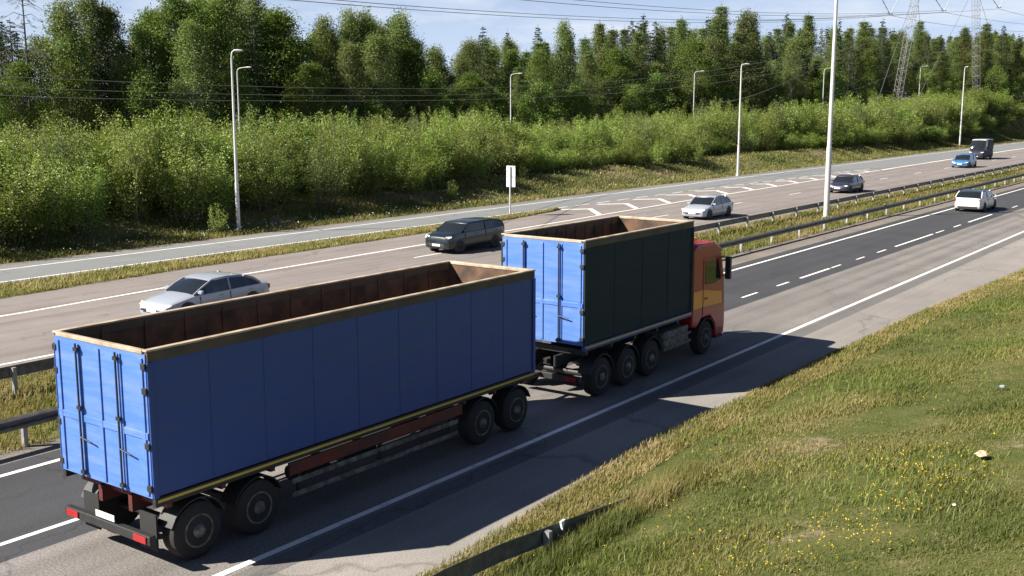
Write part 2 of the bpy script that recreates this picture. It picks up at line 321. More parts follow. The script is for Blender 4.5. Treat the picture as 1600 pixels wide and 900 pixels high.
class MB:
    def __init__(s): s.v = []; s.f = []
    def add(s, vs, fs):
        k = len(s.v); s.v += [tuple(p) for p in vs]; s.f += [tuple(i + k for i in f) for f in fs]; return s
    def box(s, x0, x1, y0, y1, z0, z1):
        return s.add([(x0,y0,z0),(x1,y0,z0),(x1,y1,z0),(x0,y1,z0),(x0,y0,z1),(x1,y0,z1),(x1,y1,z1),(x0,y1,z1)],
                     [(0,3,2,1),(4,5,6,7),(0,1,5,4),(1,2,6,5),(2,3,7,6),(3,0,4,7)])
    def tube(s, pts, rad, n=8, cap=True):
        pts = [Vector(p) for p in pts]; rads = rad if hasattr(rad, '__len__') else [rad] * len(pts)
        k0 = len(s.v); up = None
        for i, p in enumerate(pts):
            d = (pts[min(i + 1, len(pts) - 1)] - pts[max(i - 1, 0)]).normalized()
            if up is None: up = Vector((0, 0, 1)) if abs(d.z) < .9 else Vector((1, 0, 0))
            a = d.cross(up).normalized(); b = a.cross(d).normalized(); up = b
            for j in range(n):
                t = 2 * math.pi * j / n
                s.v.append(tuple(p + (a * math.cos(t) + b * math.sin(t)) * rads[i]))
        for i in range(len(pts) - 1):
            for j in range(n):
                a = k0 + i * n + j; b = k0 + i * n + (j + 1) % n
                s.f.append((a, b, b + n, a + n))
        if cap:
            s.f.append(tuple(k0 + j for j in range(n))[::-1]); s.f.append(tuple(k0 + (len(pts) - 1) * n + j for j in range(n)))
        return s
    def loft(s, rings, closed=True, cap=True):
        n = len(rings[0]); k0 = len(s.v)
        for r in rings: s.v += [tuple(p) for p in r]
        for i in range(len(rings) - 1):
            for j in range(n if closed else n - 1):
                a = k0 + i * n + j; b = k0 + i * n + (j + 1) % n
                s.f.append((a, b, b + n, a + n))
        if cap:
            s.f.append(tuple(k0 + j for j in range(n))[::-1]); s.f.append(tuple(k0 + (len(rings) - 1) * n + j for j in range(n)))
        return s
    def lathe_y(s, prof, cx, cz, n=28):     # profile of (y, radius) round an axle along Y
        rings = [[(cx + r * math.cos(2*math.pi*j/n), y, cz + r * math.sin(2*math.pi*j/n)) for j in range(n)] for y, r in prof]
        return s.loft(rings)
    def build(s, name, mat, parent=None, smooth=False, bevel=0, fix=True):
        me = bpy.data.meshes.new(name); me.from_pydata(s.v, [], s.f); me.materials.append(mat)
        if fix:
            import bmesh
            bm = bmesh.new(); bm.from_mesh(me); bmesh.ops.recalc_face_normals(bm, faces=bm.faces); bm.to_mesh(me); bm.free()
        me.update()
        if smooth:
            for p in me.polygons: p.use_smooth = True
            try: me.set_sharp_from_angle(angle=R(38))
            except Exception: pass
        o = bpy.data.objects.new(name, me); link(o, parent)
        if bevel:
            b = o.modifiers.new('bevel', 'BEVEL'); b.width = bevel; b.segments = 2; b.limit_method = 'ANGLE'; b.angle_limit = R(40)
        return o

def interp(tab, x):
    xs = [t[0] for t in tab]; ys = [t[1] for t in tab]
    return float(np.interp(x, xs, ys))
def strip(name, s_list, l0, l1, z, mat, kind='structure'):
    """flat sheet between two lateral positions (numbers or tables)"""
    f0 = (lambda s: interp(l0, s)) if isinstance(l0, (list, tuple)) else (lambda s: l0)
    f1 = (lambda s: interp(l1, s)) if isinstance(l1, (list, tuple)) else (lambda s: l1)
    m = MB(); v = []; f = []
    for s in s_list: v += [(s, f0(s), z), (s, f1(s), z)]
    for i in range(len(s_list) - 1): f.append((2*i, 2*i+2, 2*i+3, 2*i+1))
    m.add(v, f); o = m.build(name, mat, fix=False)
    if kind: o['kind'] = kind
    return o
def srange(a, b, st): return [a + i * st for i in range(int((b - a) / st) + 1)]

# ------------------------------------------------------------ ground
rng = np.random.default_rng(7)
EDGE = [(-60, 10.6), (13, 10.9), (20.6, 11.45), (27, 11.3), (33, 11.2), (41, 11.0), (54, 10.2), (90, 9.7), (200, 9.3), (1500, 9.3)]
# the side road behind the thicket: pole line
P0 = np.array(cam2w(-27.8, 109.0)); 
D2 = np.array(cam2w(.691, .723)); N2 = np.array([-D2[1], D2[0]])
def ab(s, l):
    d = np.array([s - P0[0], l - P0[1]]); return d @ D2, d @ N2
def smooth(t): t = min(1, max(0, t)); return t * t * (3 - 2 * t)
def zside(a): return 1.0 + min(9.0, max(0, a - 25) * .034)
def hnoise(s, l): return .5 * math.sin(s * .31 + l * .17) + .3 * math.sin(s * .83 - l * .61 + 1) + .2 * math.sin(s * 1.9 + l * 1.3)
def G(s, l):
    if l < 13:
        e = interp(EDGE, s); d = e - l
        if d < 0: return -.12
        return .015 + .2 * min(d, 1) * .35 + max(0, min(d, 10) - 1) * .17 + .04 * hnoise(s * 2, l * 2) * min(1, d)
    if l < 50: return -.12
    a, b = ab(s, l)
    lsd = P0[1] + (s - P0[0]) * D2[1] / D2[0]          # lateral position of the side road
    zs = zside(a)
    t0 = smooth((l - 50) / .8)
    base = -.12 + .13 * t0
    if l < 50.8: return base
    wid = max(6.0, lsd - 51)
    up = zs * smooth((l - 51.5) / wid)
    hump = 1.25 * smooth((l - 52) / 5.5)
    return base + max(up, min(hump, max(zs, hump))) + .10 * hnoise(s, l) * smooth((l - 51) / 3)

def build_ground():
    ss = sorted(set([-900, -500, -250, -120] + srange(-60, -4, 8) + srange(0, 64, .8) + srange(66, 150, 2) + srange(154, 420, 5) + srange(440, 700, 30) + [900, 1300, 2000, 3000]))
    ls = sorted(set([-1500, -700, -300, -120, -60, -30, -15] + srange(-8, 0, 1) + srange(0, 12.4, .35) + [13, 20, 30, 40, 49] + srange(50, 60, .8) + srange(61, 110, 1.6) + srange(114, 200, 6) + [240, 300, 420, 700, 1200, 2400]))
    V = [(s, l, G(s, l)) for s in ss for l in ls]; n = len(ls)
    F = [(i*n+j, (i+1)*n+j, (i+1)*n+j+1, i*n+j+1) for i in range(len(ss)-1) for j in range(n-1)]
    mid = []
    me = bpy.data.meshes.new('ground'); me.from_pydata(V, [], F); me.materials.append(M['turf']); me.materials.append(M['hill'])
    for p in me.polygons:
        p.use_smooth = True
        p.material_index = 1 if p.center.y > 30 else 0
    o = bpy.data.objects.new('ground', me); link(o); o['kind'] = 'structure'
build_ground()

SL = srange(-60, 300, 6) + [330, 400, 550, 800, 1200]
strip('road_shoulder', SL, 8.0, 12.95, 0, M['shoulder'])
strip('road_edge_band', SL, 12.95, 13.45, 0, M['band'])
strip('road', SL, 13.45, 16.95, 0, M['rightlane'])
strip('road', SL, 16.95, 21.75, 0, M['darklane'])
GR = [(-60, 22.3), (13, 22.35), (48, 23.25), (1200, 23.25)]
strip('gravel_strip', SL, 21.75, [(a, b + .3) for a, b in GR], -.001, M['gravel'])
MEDF = 28.9
def median():
    m = MB(); v = []; f = []; ks = [0, .12, .3, .5, .7, .88, 1]; zz = [-.02, .06, .03, -.06, .03, .06, -.02]
    S = srange(-60, 300, 1.5) + [330, 400, 550, 800, 1200]
    for s in S:
        a = interp(GR, s) + .08 * hnoise(s * 3, 3) ; b = MEDF + .10 * hnoise(s * 3.3, 9)
        for k, z in zip(ks, zz): v.append((s, a + (b - a) * k, z + .012 * hnoise(s * 3, k * 9)))
    n = len(ks)
    for i in range(len(S) - 1):
        for j in range(n - 1): f.append((i*n+j, (i+1)*n+j, (i+1)*n+j+1, i*n+j+1))
    m.add(v, f); o = m.build('median_ground', M['verge'], fix=False); o['kind'] = 'structure'
median()
RN = [(-60, 44.45), (66, 44.45), (90, 44.2), (130, 42.6), (160, 41.75), (1200, 41.75)]
strip('road', SL, 28.6, RN, 0, M['farlane'])
RF = 49.45
strip('slip_road', SL, RN, RF, 0, M['ramp'])
strip('gravel_strip', SL, RF, 50.25, -.002, M['gravel'])

# island of grass between the carriageway and the slip road
def island():
    near = [(-60, 40.9), (22, 41.0), (30, 41.6), (40, 41.9), (55, 42.3), (60, 42.9), (64.5, 43.5), (66.3, 44.0)]
    S = srange(-60, 15, 5) + srange(16, 66.3, .7) + [66.3]
    m = MB(); v = []; f = []
    for s in S:
        a = interp(near, s) + .10 * hnoise(s * 4, 1) * min(1, (66.3 - s) / 4); b = 44.3 + .05 * hnoise(s * 5, 4) - max(0, (s - 60)) * .03
        for k, z in ((0, -.02), (.2, .05), (.6, .07), (1, -.02)): v.append((s, a + (b - a) * k, z))
    for i in range(len(S) - 1):
        for j in range(3): f.append((i*4+j, (i+1)*4+j, (i+1)*4+j+1, i*4+j+1))
    m.add(v, f); o = m.build('verge_island', M['verge'], fix=False); o['kind'] = 'structure'
    return near
ISL = island()

# ------------------------------------------------------------ painted markings (all lie on the road)
PZ = .006
def line(s_list, l, w, z=PZ):
    t = l if isinstance(l, (list, tuple)) else [(-100, l), (2000, l)]
    return strip('lane_marking', s_list, [(a, b - w/2) for a, b in t], [(a, b + w/2) for a, b in t], z, M['paint'])
line(SL, 13.62, .15)
line(SL, 21.08, .15)
DSH = [(-14, -8, .13), (-5, 11.5, .13), (17, 18.3, .1), (20.5, 21.8, .1), (24, 27.2, .12), (30, 31.2, .1), (33.2, 34.4, .1), (36.4, 37.6, .1), (39.6, 41.1, .11), (43.1, 44.4, .11), (45.7, 49.3, .14), (49.55, 50.8, .1), (53.0, 54.2, .1), (56.2, 57.6, .11),
       (59.2, 66.4, .14), (67.0, 68.8, .1), (71, 72.7, .11), (74.6, 81.0, .14), (83.2, 84.2, .1), (87.4, 89.2, .11), (92, 99, .14), (104, 106, .1), (112, 118, .14)]
for a, b, w in DSH: line([a, b], 17.68, w)
for k in range(6): line([128 + k * 14, 132 + k * 14], 17.68, .14)
FR = [(-60, 37.2), (20, 37.6), (30, 38.3), (45, 38.8), (55, 39.1), (66, 39.6), (80, 40.1), (100, 40.5), (136, 41.0), (168, 41.5), (1200, 41.5)]
line(srange(-60, 130, 3), FR, .18)
line(srange(130, 300, 6) + [400, 800, 1200], FR, .34)
line(SL, 30.45, .15)
for k in range(-4, 18): line([40.6 + 12.1 * k, 43.2 + 12.1 * k], 35.75, .13)
line(srange(-60, 66, 3), [(-60, 45.05), (1200, 45.05)], .16)
for k in range(22):      # short strokes where the slip road leaves
    s0 = 66.5 + 3.0 * k
    line([s0, s0 + 1.9], [(66, 44.9), (90, 44.45), (130, 42.9), (134, 42.6)], .14)
line(SL, 48.45, .15)
def chevrons():
    m = MB()
    for k in range(12):
        s0 = 67.6 + 5.35 * k
        lf = interp(RN, s0) - .25; ln = interp(FR, s0) + .15
        if lf - ln < 1.0: break
        mid = ln + (lf - ln) * .62
        w = .62
        # far arm and near arm of a V that points down the road
        m.add([(s0 - (lf - mid) * 1.15, lf, PZ), (s0 - (lf - mid) * 1.15 + w, lf, PZ), (s0 + w, mid, PZ), (s0, mid, PZ)], [(0, 3, 2, 1)])
        m.add([(s0, mid, PZ), (s0 + w, mid, PZ), (s0 + w - (mid - ln) * 1.15, ln, PZ), (s0 - (mid - ln) * 1.15, ln, PZ)], [(0, 3, 2, 1)])
    o = m.build('hatched_marking', M['paint'], fix=False); o['kind'] = 'structure'
chevrons()

# ------------------------------------------------------------ side road behind the thicket
def side_road():
    m = MB(); v = []; f = []
    S = srange(-200, 170, 10)
    for a in S:
        for b in (-6.5, -1.2):
            p = P0 + D2 * a + N2 * b; v.append((p[0], p[1], G(p[0], p[1]) + .35))
    for i in range(len(S) - 1): f.append((2*i, 2*i+2, 2*i+3, 2*i+1))
    m.add(v, f); o = m.build('side_road', M['ramp'], fix=False); o['kind'] = 'structure'
side_road()

# ------------------------------------------------------------ guard rails
def wbeam(mb, pts, side, h=.31, t=.085):
    """W-shaped steel beam; pts = (s, l, ztop)"""
    prof = [(0, 0), (.035, -.02), (t, -.06), (t, -.105), (.02, -.14), (.02, -.17), (t, -.205), (t, -.25), (.035, -.29), (0, -.31),
            (-.006, -.308), (.012, -.17), (.012, -.14), (-.006, -.002)]
    rings = [[(s, l + side * a, z + b * h / .31) for a, b in prof] for s, l, z in pts]
    mb.loft(rings)
def guardrail(label, lt, side, s0, s1, post0, step, matb, group):
    root = empty('guard_rail', (0, 0, 0)); tag(root, label, 'guard rail', group)
    pts = [(s, interp(lt, s), .76) for s in srange(s0, s1, 4)]
    mb = MB(); wbeam(mb, pts, side); mb.build('beam', matb, root, smooth=True)
    s = post0
    while s < s1:
        l = interp(lt, s) - side * .07
        q = MB(); q.box(s - .05, s + .05, l - .055, l + .055, -.3, .72); q.box(s - .06, s + .06, l + side * .055, l + side * .075, .5, .7)
        q.build('post', M['galv'], root)
        s += step
    return root
guardrail('steel guard rail between the dark lane and the grassy median, beam facing the camera', [(-60, 22.4), (12, 22.45), (48, 23.4), (1200, 23.4)], -1, -20, 260, 8.6 - 28, 3.98, M['galvdark'], None)
guardrail('dark guard rail on the far side of the grassy median seen from behind its posts', [(-60, 27.0), (15, 27.05), (55, 27.8), (1200, 27.75)], 1, -20, 300, 6.9 - 24, 3.98, M['galvdark'], None)
def right_rail():
    root = empty('guard_rail', (8, 9.8, 0)); tag(root, 'steel guard rail dipping into the grass of the foreground verge', 'guard rail')
    root.location = (0, 0, 0)
    P = [(-30, 9.8, .72), (4, 9.8, .72), (11.7, 9.8, .72), (13.1, 9.77, .66), (14.9, 9.68, .52), (16.9, 9.62, .33), (18.4, 9.6, .12)]
    mb = MB(); wbeam(mb, P, 1); mb.build('beam', M['galvdark'], root, smooth=True)
    for s in (-28, -24, -20, -16, -12, -8, -4, 0, 4, 8, 11.2, 14.2):
        z = interp([(p[0], p[2]) for p in P], s); l = interp([(p[0], p[1]) for p in P], s)
        q = MB(); q.box(s - .05, s + .05, l - .13, l - .01, -.3, z - .04); q.build('post', M['galv'], root)
    s = 14.55; l = interp([(p[0], p[1]) for p in P], s)
    q = MB(); q.add([(s, l - .05, .58), (s + .11, l - .06, .60), (s + .02, l - .07, .44), (s, l - .09, .58), (s + .11, l - .10, .60), (s + .02, l - .11, .44)], [(0, 1, 2), (3, 5, 4), (0, 3, 4, 1), (1, 4, 5, 2), (2, 5, 3, 0)])
    q.build('reflector', M['clearlamp'], root)
right_rail()

# ------------------------------------------------------------ lamp posts
def lamp_post(label, s, l, h, r0, r1, arm, group, head=True, z=None, mat='pole', bend=.45):
    z = G(s, l) if z is None else z
    z = max(z, 0)
    root = empty('lamp_post', (s, l, z)); tag(root, label, 'lamp post', group)
    p = MB(); p.tube([(0, 0, -.3), (0, 0, h * .28), (0, 0, h * .281), (0, 0, h - .25)], [r0, r0 * .94, r0 * .8, r1], 12)
    p.tube([(0, 0, -.1), (0, 0, .12)], r0 * 1.5, 12); p.build('pole', M[mat], root, smooth=True)
    d = Vector((arm[0], arm[1], 0)); n = d.normalized() if d.length else Vector((1, 0, 0))
    # arm bends over in a short curve
    pts = [Vector((0, 0, h - .25))] + [Vector((0, 0, h - .25)) + n * (1 - math.cos(t)) * bend + Vector((0, 0, math.sin(t) * .35)) for t in (.4, .8, 1.2, 1.57)]
    pts.append(pts[-1] + n * max(.06, d.length - bend) + Vector((0, 0, .06)))
    a = MB(); a.tube(pts, r1 * .75, 8); a.build('arm', M[mat], root, smooth=True)
    e = pts[-1]; hd = MB(); side = Vector((-n.y, n.x, 0))
    rings = []
    for t, w, hh in ((-.06, .05, .04), (.0, .09, .055), (.18, .12, .07), (.38, .10, .055), (.48, .04, .025)):
        c = e + n * t; rings.append([tuple(c + side * (w * math.cos(q)) + Vector((0, 0, hh * math.sin(q)))) for q in [i * math.pi / 5 for i in range(10)]])
    hd.loft(rings); hobj = hd.build('lamp_head', M['lamp'], root, smooth=True)
    ln = MB(); rings = [[tuple(e + n * (.2 + .13 * k * math.cos(q)) + side * (.07 * k * math.sin(q)) + Vector((0, 0, -.068 - dz))) for q in [i * math.pi / 6 for i in range(12)]] for k, dz in ((1, 0), (.75, .03))]
    ln.loft(rings); ln.build('lens', M['lampglass'], hobj)
    return root
gA = 'tall straight lamp posts by the motorway'
lamp_post('leftmost grey lamp post, standing at the slip road edge before the dark thicket', 42.7, 51.5, 10.5, .125, .055, (.15, -.12), gA, z=.02, bend=.1)
lamp_post('pale lamp post behind the slip road beside the bare earth bank', 109.8, 50.0, 11.7, .14, .07, (.3, -.3), gA, z=.02, bend=.1)
lamp_post('distant lamp post right of the lattice pylon legs beside the far van', 214.0, 53.2, 14.2, .16, .085, (-.2, -.3), gA, bend=.1)
lamp_post('very tall white lamp post in the grassy median, its top out of view', 71.9, 26.2, 17.0, .19, .10, (0, -1.2), gA, z=.0)
gB = 'curved lamp posts of the side road behind the thicket'
SIDEL = ['curved lamp post just right of the leftmost grey lamp post, half hidden by shrubs', 'curved lamp post above the thicket near the sign, in front of dark trees', 'curved lamp post left of the pale post by the earth bank', 'curved lamp post right of the tall white median post', 'curved lamp post between the two lattice pylon legs']
for i in range(5):
    p = P0 + D2 * (40 * i + (.9 if i == 0 else 0))
    Y = w2cam(*p)[1]
    top = zat([108, 117, 113, 108, 105][i], Y)
    g = G(p[0], p[1])
    lamp_post(SIDEL[i], p[0], p[1], top - g, .1, .06, cam2w(1.0, -.15), gB)

# ------------------------------------------------------------ sign seen from behind
def sign():
    root = empty('road_sign', (60.25, 44.2, .05)); tag(root, 'narrow upright sign seen from its pale back, on a post at the grass tip', 'road sign')
    p = MB(); p.tube([(0, 0, -.3), (0, 0, 3.32)], .055, 12); p.build('post', M['pole'], root, smooth=True)
    q = MB(); q.box(.075, .10, -.37, .37, 1.92, 3.38); q.build('panel', M['signback'], root, bevel=.004)
    f = MB()
    for z in (1.96, 2.64, 3.32): f.box(.05, .075, -.36, .36, z - .015, z + .015)
    f.build('bracket', M['galv'], root)
sign()

# ------------------------------------------------------------ vehicles
def wheel(parent, x, y, r, w, side, rimmat, heavy=False, dual=False):
    o = MB(); hw = w / 2
    prof = [(y - hw, r * .58), (y - hw, r * .86), (y - hw * .8, r * .97), (y - hw * .4, r), (y + hw * .4, r), (y + hw * .8, r * .97), (y + hw, r * .86), (y + hw, r * .58)]
    o.lathe_y(prof, x, r, 28); t = o.build('wheel', M['rubber'], parent, smooth=True)
    e = y + side * hw; q = MB()
    if heavy:
        prof = [(e - side * .02, r * .60), (e + side * .012, r * .58), (e + side * .01, r * .53), (e - side * (.12 if dual else .05), r * .45), (e - side * (.12 if dual else .05), r * .27), (e + side * .03, r * .22), (e + side * .07, r * .12), (e + side * .07, .01)]
        q.lathe_y(prof, x, r, 24)
    else:
        prof = [(e - side * .03, r * .64), (e + side * .006, r * .62), (e + side * .004, r * .55), (e - side * .035, r * .5), (e - side * .035, .01)]
        q.lathe_y(prof, x, r, 24)
        for k in range(5):
            t0 = 2 * math.pi * k / 5 + .3; c, s_ = math.cos(t0), math.sin(t0); wd = r * .07
            a = [(x + c * r * .08 - s_ * wd, r + s_ * r * .08 + c * wd), (x + c * r * .56 - s_ * wd, r + s_ * r * .56 + c * wd), (x + c * r * .56 + s_ * wd, r + s_ * r * .56 - c * wd), (x + c * r * .08 + s_ * wd, r + s_ * r * .08 - c * wd)]
            q.add([(px, e - side * .028, pz) for px, pz in a] + [(px, e - side * .002, pz) for px, pz in a], [(0, 1, 2, 3), (4, 7, 6, 5), (0, 4, 5, 1), (1, 5, 6, 2), (2, 6, 7, 3), (3, 7, 4, 0)])
    q.build('rim', rimmat, t, smooth=True)
    return t

def section(x, hw, zb, zt, crown=.02, shoulder=.05):
    P = [(0, zb), (.80, zb), (.95, zb + .05), (1, zb + .16), (1.0, zb + (zt - zb) * .45), (.985, zb + (zt - zb) * .72), (.95, zt - shoulder), (.86, zt), (.45, zt + crown), (0, zt + crown * 1.3)]
    pts = [(x, a * hw, z) for a, z in P]; pts += [(x, -a * hw, z) for a, z in P[::-1][1:-1]]
    return pts
KINDS = {
 'hatch': dict(body=[(0, .34, .56, .70), (.012, .24, .66, .84), (.05, .19, .74, .93), (.13, .17, .84, .985), (.26, .16, .955, 1), (.5, .16, .97, 1), (.78, .16, 1.0, 1), (.92, .18, 1.02, .97), (.985, .25, .98, .90), (1, .34, .86, .82)],
               ws=(.235, .41), roof=(.41, .84), rear=(.975, .86)),
 'sedan': dict(body=[(0, .32, .54, .70), (.012, .24, .64, .84), (.05, .19, .72, .93), (.13, .17, .82, .985), (.26, .16, .93, 1), (.5, .16, .95, 1), (.78, .16, .99, 1), (.90, .18, 1.0, .97), (.985, .25, .95, .90), (1, .34, .84, .82)],
               ws=(.25, .43), roof=(.43, .74), rear=(.90, .76)),
 'suv': dict(body=[(0, .38, .72, .74), (.012, .28, .84, .86), (.05, .22, .92, .94), (.12, .20, 1.0, .985), (.24, .19, 1.07, 1), (.5, .19, 1.09, 1), (.78, .19, 1.12, 1), (.93, .22, 1.14, .98), (.985, .28, 1.1, .93), (1, .4, .98, .88)],
               ws=(.215, .36), roof=(.36, .9), rear=(.985, .92)),
 'van': dict(body=[(0, .34, .80, .78), (.01, .26, .95, .88), (.04, .22, 1.06, .94), (.10, .21, 1.18, .985), (.17, .20, 1.30, 1), (.5, .2, 1.34, 1), (.8, .2, 1.34, 1), (.97, .22, 1.34, .99), (.995, .28, 1.33, .975), (1, .4, 1.28, .96)],
               ws=(.12, .27), roof=(.27, .985), rear=(.995, .987)),
}
def car(label, cat, s, l, Lc, W, H, paint, toward, kind, group, roofmat=None, name='car', rz=0.0, z=0):
    """s, l = middle of the car; toward=True faces the camera's end of the road"""
    root = empty(name, (s, l, z), (math.pi if toward else 0) + rz); tag(root, label, cat, group)
    K = KINDS[kind]; hw = W / 2
    X = lambda t: Lc / 2 - t * Lc
    b = MB(); b.loft([section(X(t), hw * w, zb, zt) for t, zb, zt, w in K['body']]); body = b.build('body', paint, root, smooth=True)
    belt = lambda t: interp([(q[0], q[2]) for q in K['body']], t)
    w0, w1 = K['ws']; r0, r1 = K['roof']; e0, e1 = K['rear']
    up = .80 if kind != 'van' else .91
    tops = H - .03
    # glasshouse: dark glass loft, painted roof and pillars
    rb = lambda x, z, w: [(x, -w, z), (x, -w * .6, z), (x, w * .6, z), (x, w, z)]
    def ring(t, zt, wt):
        x = X(t); zb = belt(t) - .03; wb = hw * .93
        return [(x, -wb, zb), (x, -wb + (wb - wt) * .9, zb + (zt - zb) * .93), (x, -wt + .05, zt), (x, 0, zt + .02), (x, wt - .05, zt), (x, wb - (wb - wt) * .9, zb + (zt - zb) * .93), (x, wb, zb)]
    g = MB(); rings = [ring(w0, belt(w0) + .0, hw * .86), ring((w0 + w1) / 2, (belt(w0) + tops) / 2 + .03, hw * (up + .05)), ring(w1, tops - .035, hw * up), ring((r0 + r1) / 2, tops - .01, hw * up), ring(r1, tops - .05, hw * (up - .01)), ring((e0 + e1) / 2 if kind in ('sedan', 'hatch') else e1, (belt(e0) + tops) / 2 + (.06 if kind != 'van' else .3), hw * (up + .03)), ring(e0, belt(e0), hw * .86)]
    g.loft(rings); g.build('windows', M['glass'], root, smooth=True)
    rm = roofmat or paint
    rf = MB(); rr = []
    for t, dz, k in ((w1 - .015, -.045, .98), (w1 + .03, -.005, 1), ((r0 + r1) / 2, .02, 1.01), (r1 - .03, -.015, 1), (r1 + .012, -.05, .97)):
        x = X(t); w = hw * up * k; zt = tops + dz
        rr.append([(x, -w - .02, zt - .06), (x, -w + .03, zt), (x, 0, zt + .03), (x, w - .03, zt), (x, w + .02, zt - .06), (x, w, zt - .075), (x, 0, zt - .03), (x, -w, zt - .075)])
    rf.loft(rr); rf.build('roof', rm, root, smooth=True)
    for sd in (-1, 1):
        mid = (r0 + r1) / 2
        MB().tube([(X(w0), sd * hw * .89, belt(w0)), (X((w0 + w1) / 2), sd * hw * (up + .06), (belt(w0) + tops) / 2), (X(w1), sd * hw * (up + .0), tops - .05)], .032, 6).build('pillar', paint, root, smooth=True)
        MB().tube([(X(mid), sd * hw * .945, belt(mid) - .02), (X(mid), sd * hw * (up + .012), tops - .06)], .035, 6).build('pillar', paint, root, smooth=True)
        MB().tube([(X(e0) + .05, sd * hw * .90, belt(e0)), (X((e0 + e1) / 2), sd * hw * (up + .06), (belt(e0) + tops) / 2), (X(r1), sd * hw * up, tops - .05)], .05, 6).build('pillar', paint, root, smooth=True)
        if kind == 'van':   # solid rear panel of the van
            pl = MB(); x0, x1 = X(e0) + .02, X(.42); zb = belt(.7) - .02
            pl.add([(x0, sd * hw * .985, zb), (x1, sd * hw * .985, zb), (x1, sd * hw * (up + .02), tops - .06), (x0, sd * hw * (up + .02), tops - .06), (x0, sd * hw * .90, zb), (x1, sd * hw * .90, zb), (x1, sd * hw * (up - .05), tops - .06), (x0, sd * hw * (up - .05), tops - .06)],
                   [(0, 1, 2, 3), (4, 7, 6, 5), (0, 4, 5, 1), (1, 5, 6, 2), (2, 6, 7, 3), (3, 7, 4, 0)])
            pl.build('side_panel', paint, root)
        # shut lines of the doors and a handle
        for t_, k_ in ((w0 + .05, 0), (mid + .0, 1)):
            if kind != 'van': MB().box(X(t_) - .008, X(t_) + .008, min(sd * hw * .9, sd * (hw + .002)), max(sd * hw * .9, sd * (hw + .002)), .32, belt(t_) - .10).build('door_gap', M['black'], root)
            hx = X(t_ + .2); MB().box(hx - .09, hx + .09, min(sd * hw * .97, sd * (hw + .012)), max(sd * hw * .97, sd * (hw + .012)), belt(t_) - .17, belt(t_) - .14).build('door_handle', paint, root, bevel=.006)
        # mirrors
        mm = MB(); mx_ = X(w0 + .045); mm.loft([[(mx_ + a, sd * (hw + yy), belt(w0) + .08 + c) for a, c in ((-.05, -.05), (.05, -.05), (.06, .03), (-.04, .06))] for yy in (-.06, .14)]); mm.build('mirror', paint, root, smooth=True)
        # lamps
        hl = MB(); t0 = .018; zc = belt(.06) - .10
        hl.loft([[(X(t0) - .00 + .0, sd * hw * .52, zc - .05), (X(t0) - .0, sd * hw * .84, zc - .02), (X(.045), sd * hw * .925, zc + .03), (X(.05), sd * hw * .9, zc + .075), (X(.03), sd * hw * .6, zc + .05)],
                 [(X(t0) + .03, sd * hw * .52, zc - .05), (X(t0) + .03, sd * hw * .86, zc - .02), (X(.045) + .02, sd * hw * .955, zc + .03), (X(.05) + .01, sd * hw * .93, zc + .085), (X(.03) + .03, sd * hw * .6, zc + .06)]]); hl.build('headlight', M['clearlamp'], root)
        tl = MB(); zc = belt(.97) - .16
        tl.box(X(.985) - .05, X(.985) + .02, min(sd * hw * .62, sd * hw * .90), max(sd * hw * .62, sd * hw * .90), zc - .08, zc + .09); tl.build('tail_light', M['redlamp'], root, bevel=.015)
        for t in (.185, .80):
            ar = MB(); ar.lathe_y([(sd * (hw - .12), .01), (sd * (hw - .12), .40), (sd * (hw - .005), .40), (sd * (hw + .004), .385), (sd * (hw + .004), .01)], X(t), .33, 24); ar.build('wheel_arch', M['black'], root, smooth=True)
            wheel(root, X(t), sd * (hw - .09), .325, .22, sd, M['alu'])
    lo = MB(); lo.box(X(.006), X(.002) + .015, -hw * .55, hw * .55, .36, .50); lo.build('grille', M['black'], root, bevel=.02)
    MB().box(X(0) - .004, X(0) + .02, -.26, .26, .40, .51).build('number_plate', M['signback'], root); MB().box(X(1) - .02, X(1) + .004, -.26, .26, .52, .63).build('number_plate', M['signback'], root)
    lo = MB(); lo.box(X(.999) - .015, X(.99), -hw * .7, hw * .7, .30, .42); lo.build('rear_bumper', M['black'], root, bevel=.02)
    return root
gc = 'cars coming towards the camera on the far carriageway'
car('small white hatchback seen from behind, driving away in the dark near lane', 'car', 84.1, 19.5, 4.9, 1.95, 1.5, M['cwhite'], False, 'hatch', None, roofmat=M['cblack'])
car('silver white car at far left, partly hidden behind the blue trailer', 'car', 25.0, 32.1, 4.7, 1.8, 1.42, M['csilver'], True, 'sedan', gc)
car('dark green estate car above the gap between the trailer and the truck', 'car', 44.8, 35.8, 4.8, 1.82, 1.55, M['cgreen'], True, 'suv', gc)
car('bright silver car right of the hatched road marking', 'car', 67.6, 32.9, 4.7, 1.82, 1.5, M['csilver'], True, 'sedan', gc, roofmat=M['csilver'])
car('dark grey car passing behind the tall white median lamp post', 'car', 95.0, 32.9, 4.7, 1.8, 1.48, M['cgrey'], True, 'sedan', gc)
car('blue car in front of the dark van on the far carriageway', 'car', 142.0, 34.6, 4.7, 2.0, 1.65, M['cblue'], True, 'hatch', gc)
car('dark van with a pale roof, farthest vehicle on the far carriageway', 'van', 165.5, 38.2, 5.6, 2.1, 2.8, M['vandark'], True, 'van', gc, roofmat=M['cwhite'], name='van')

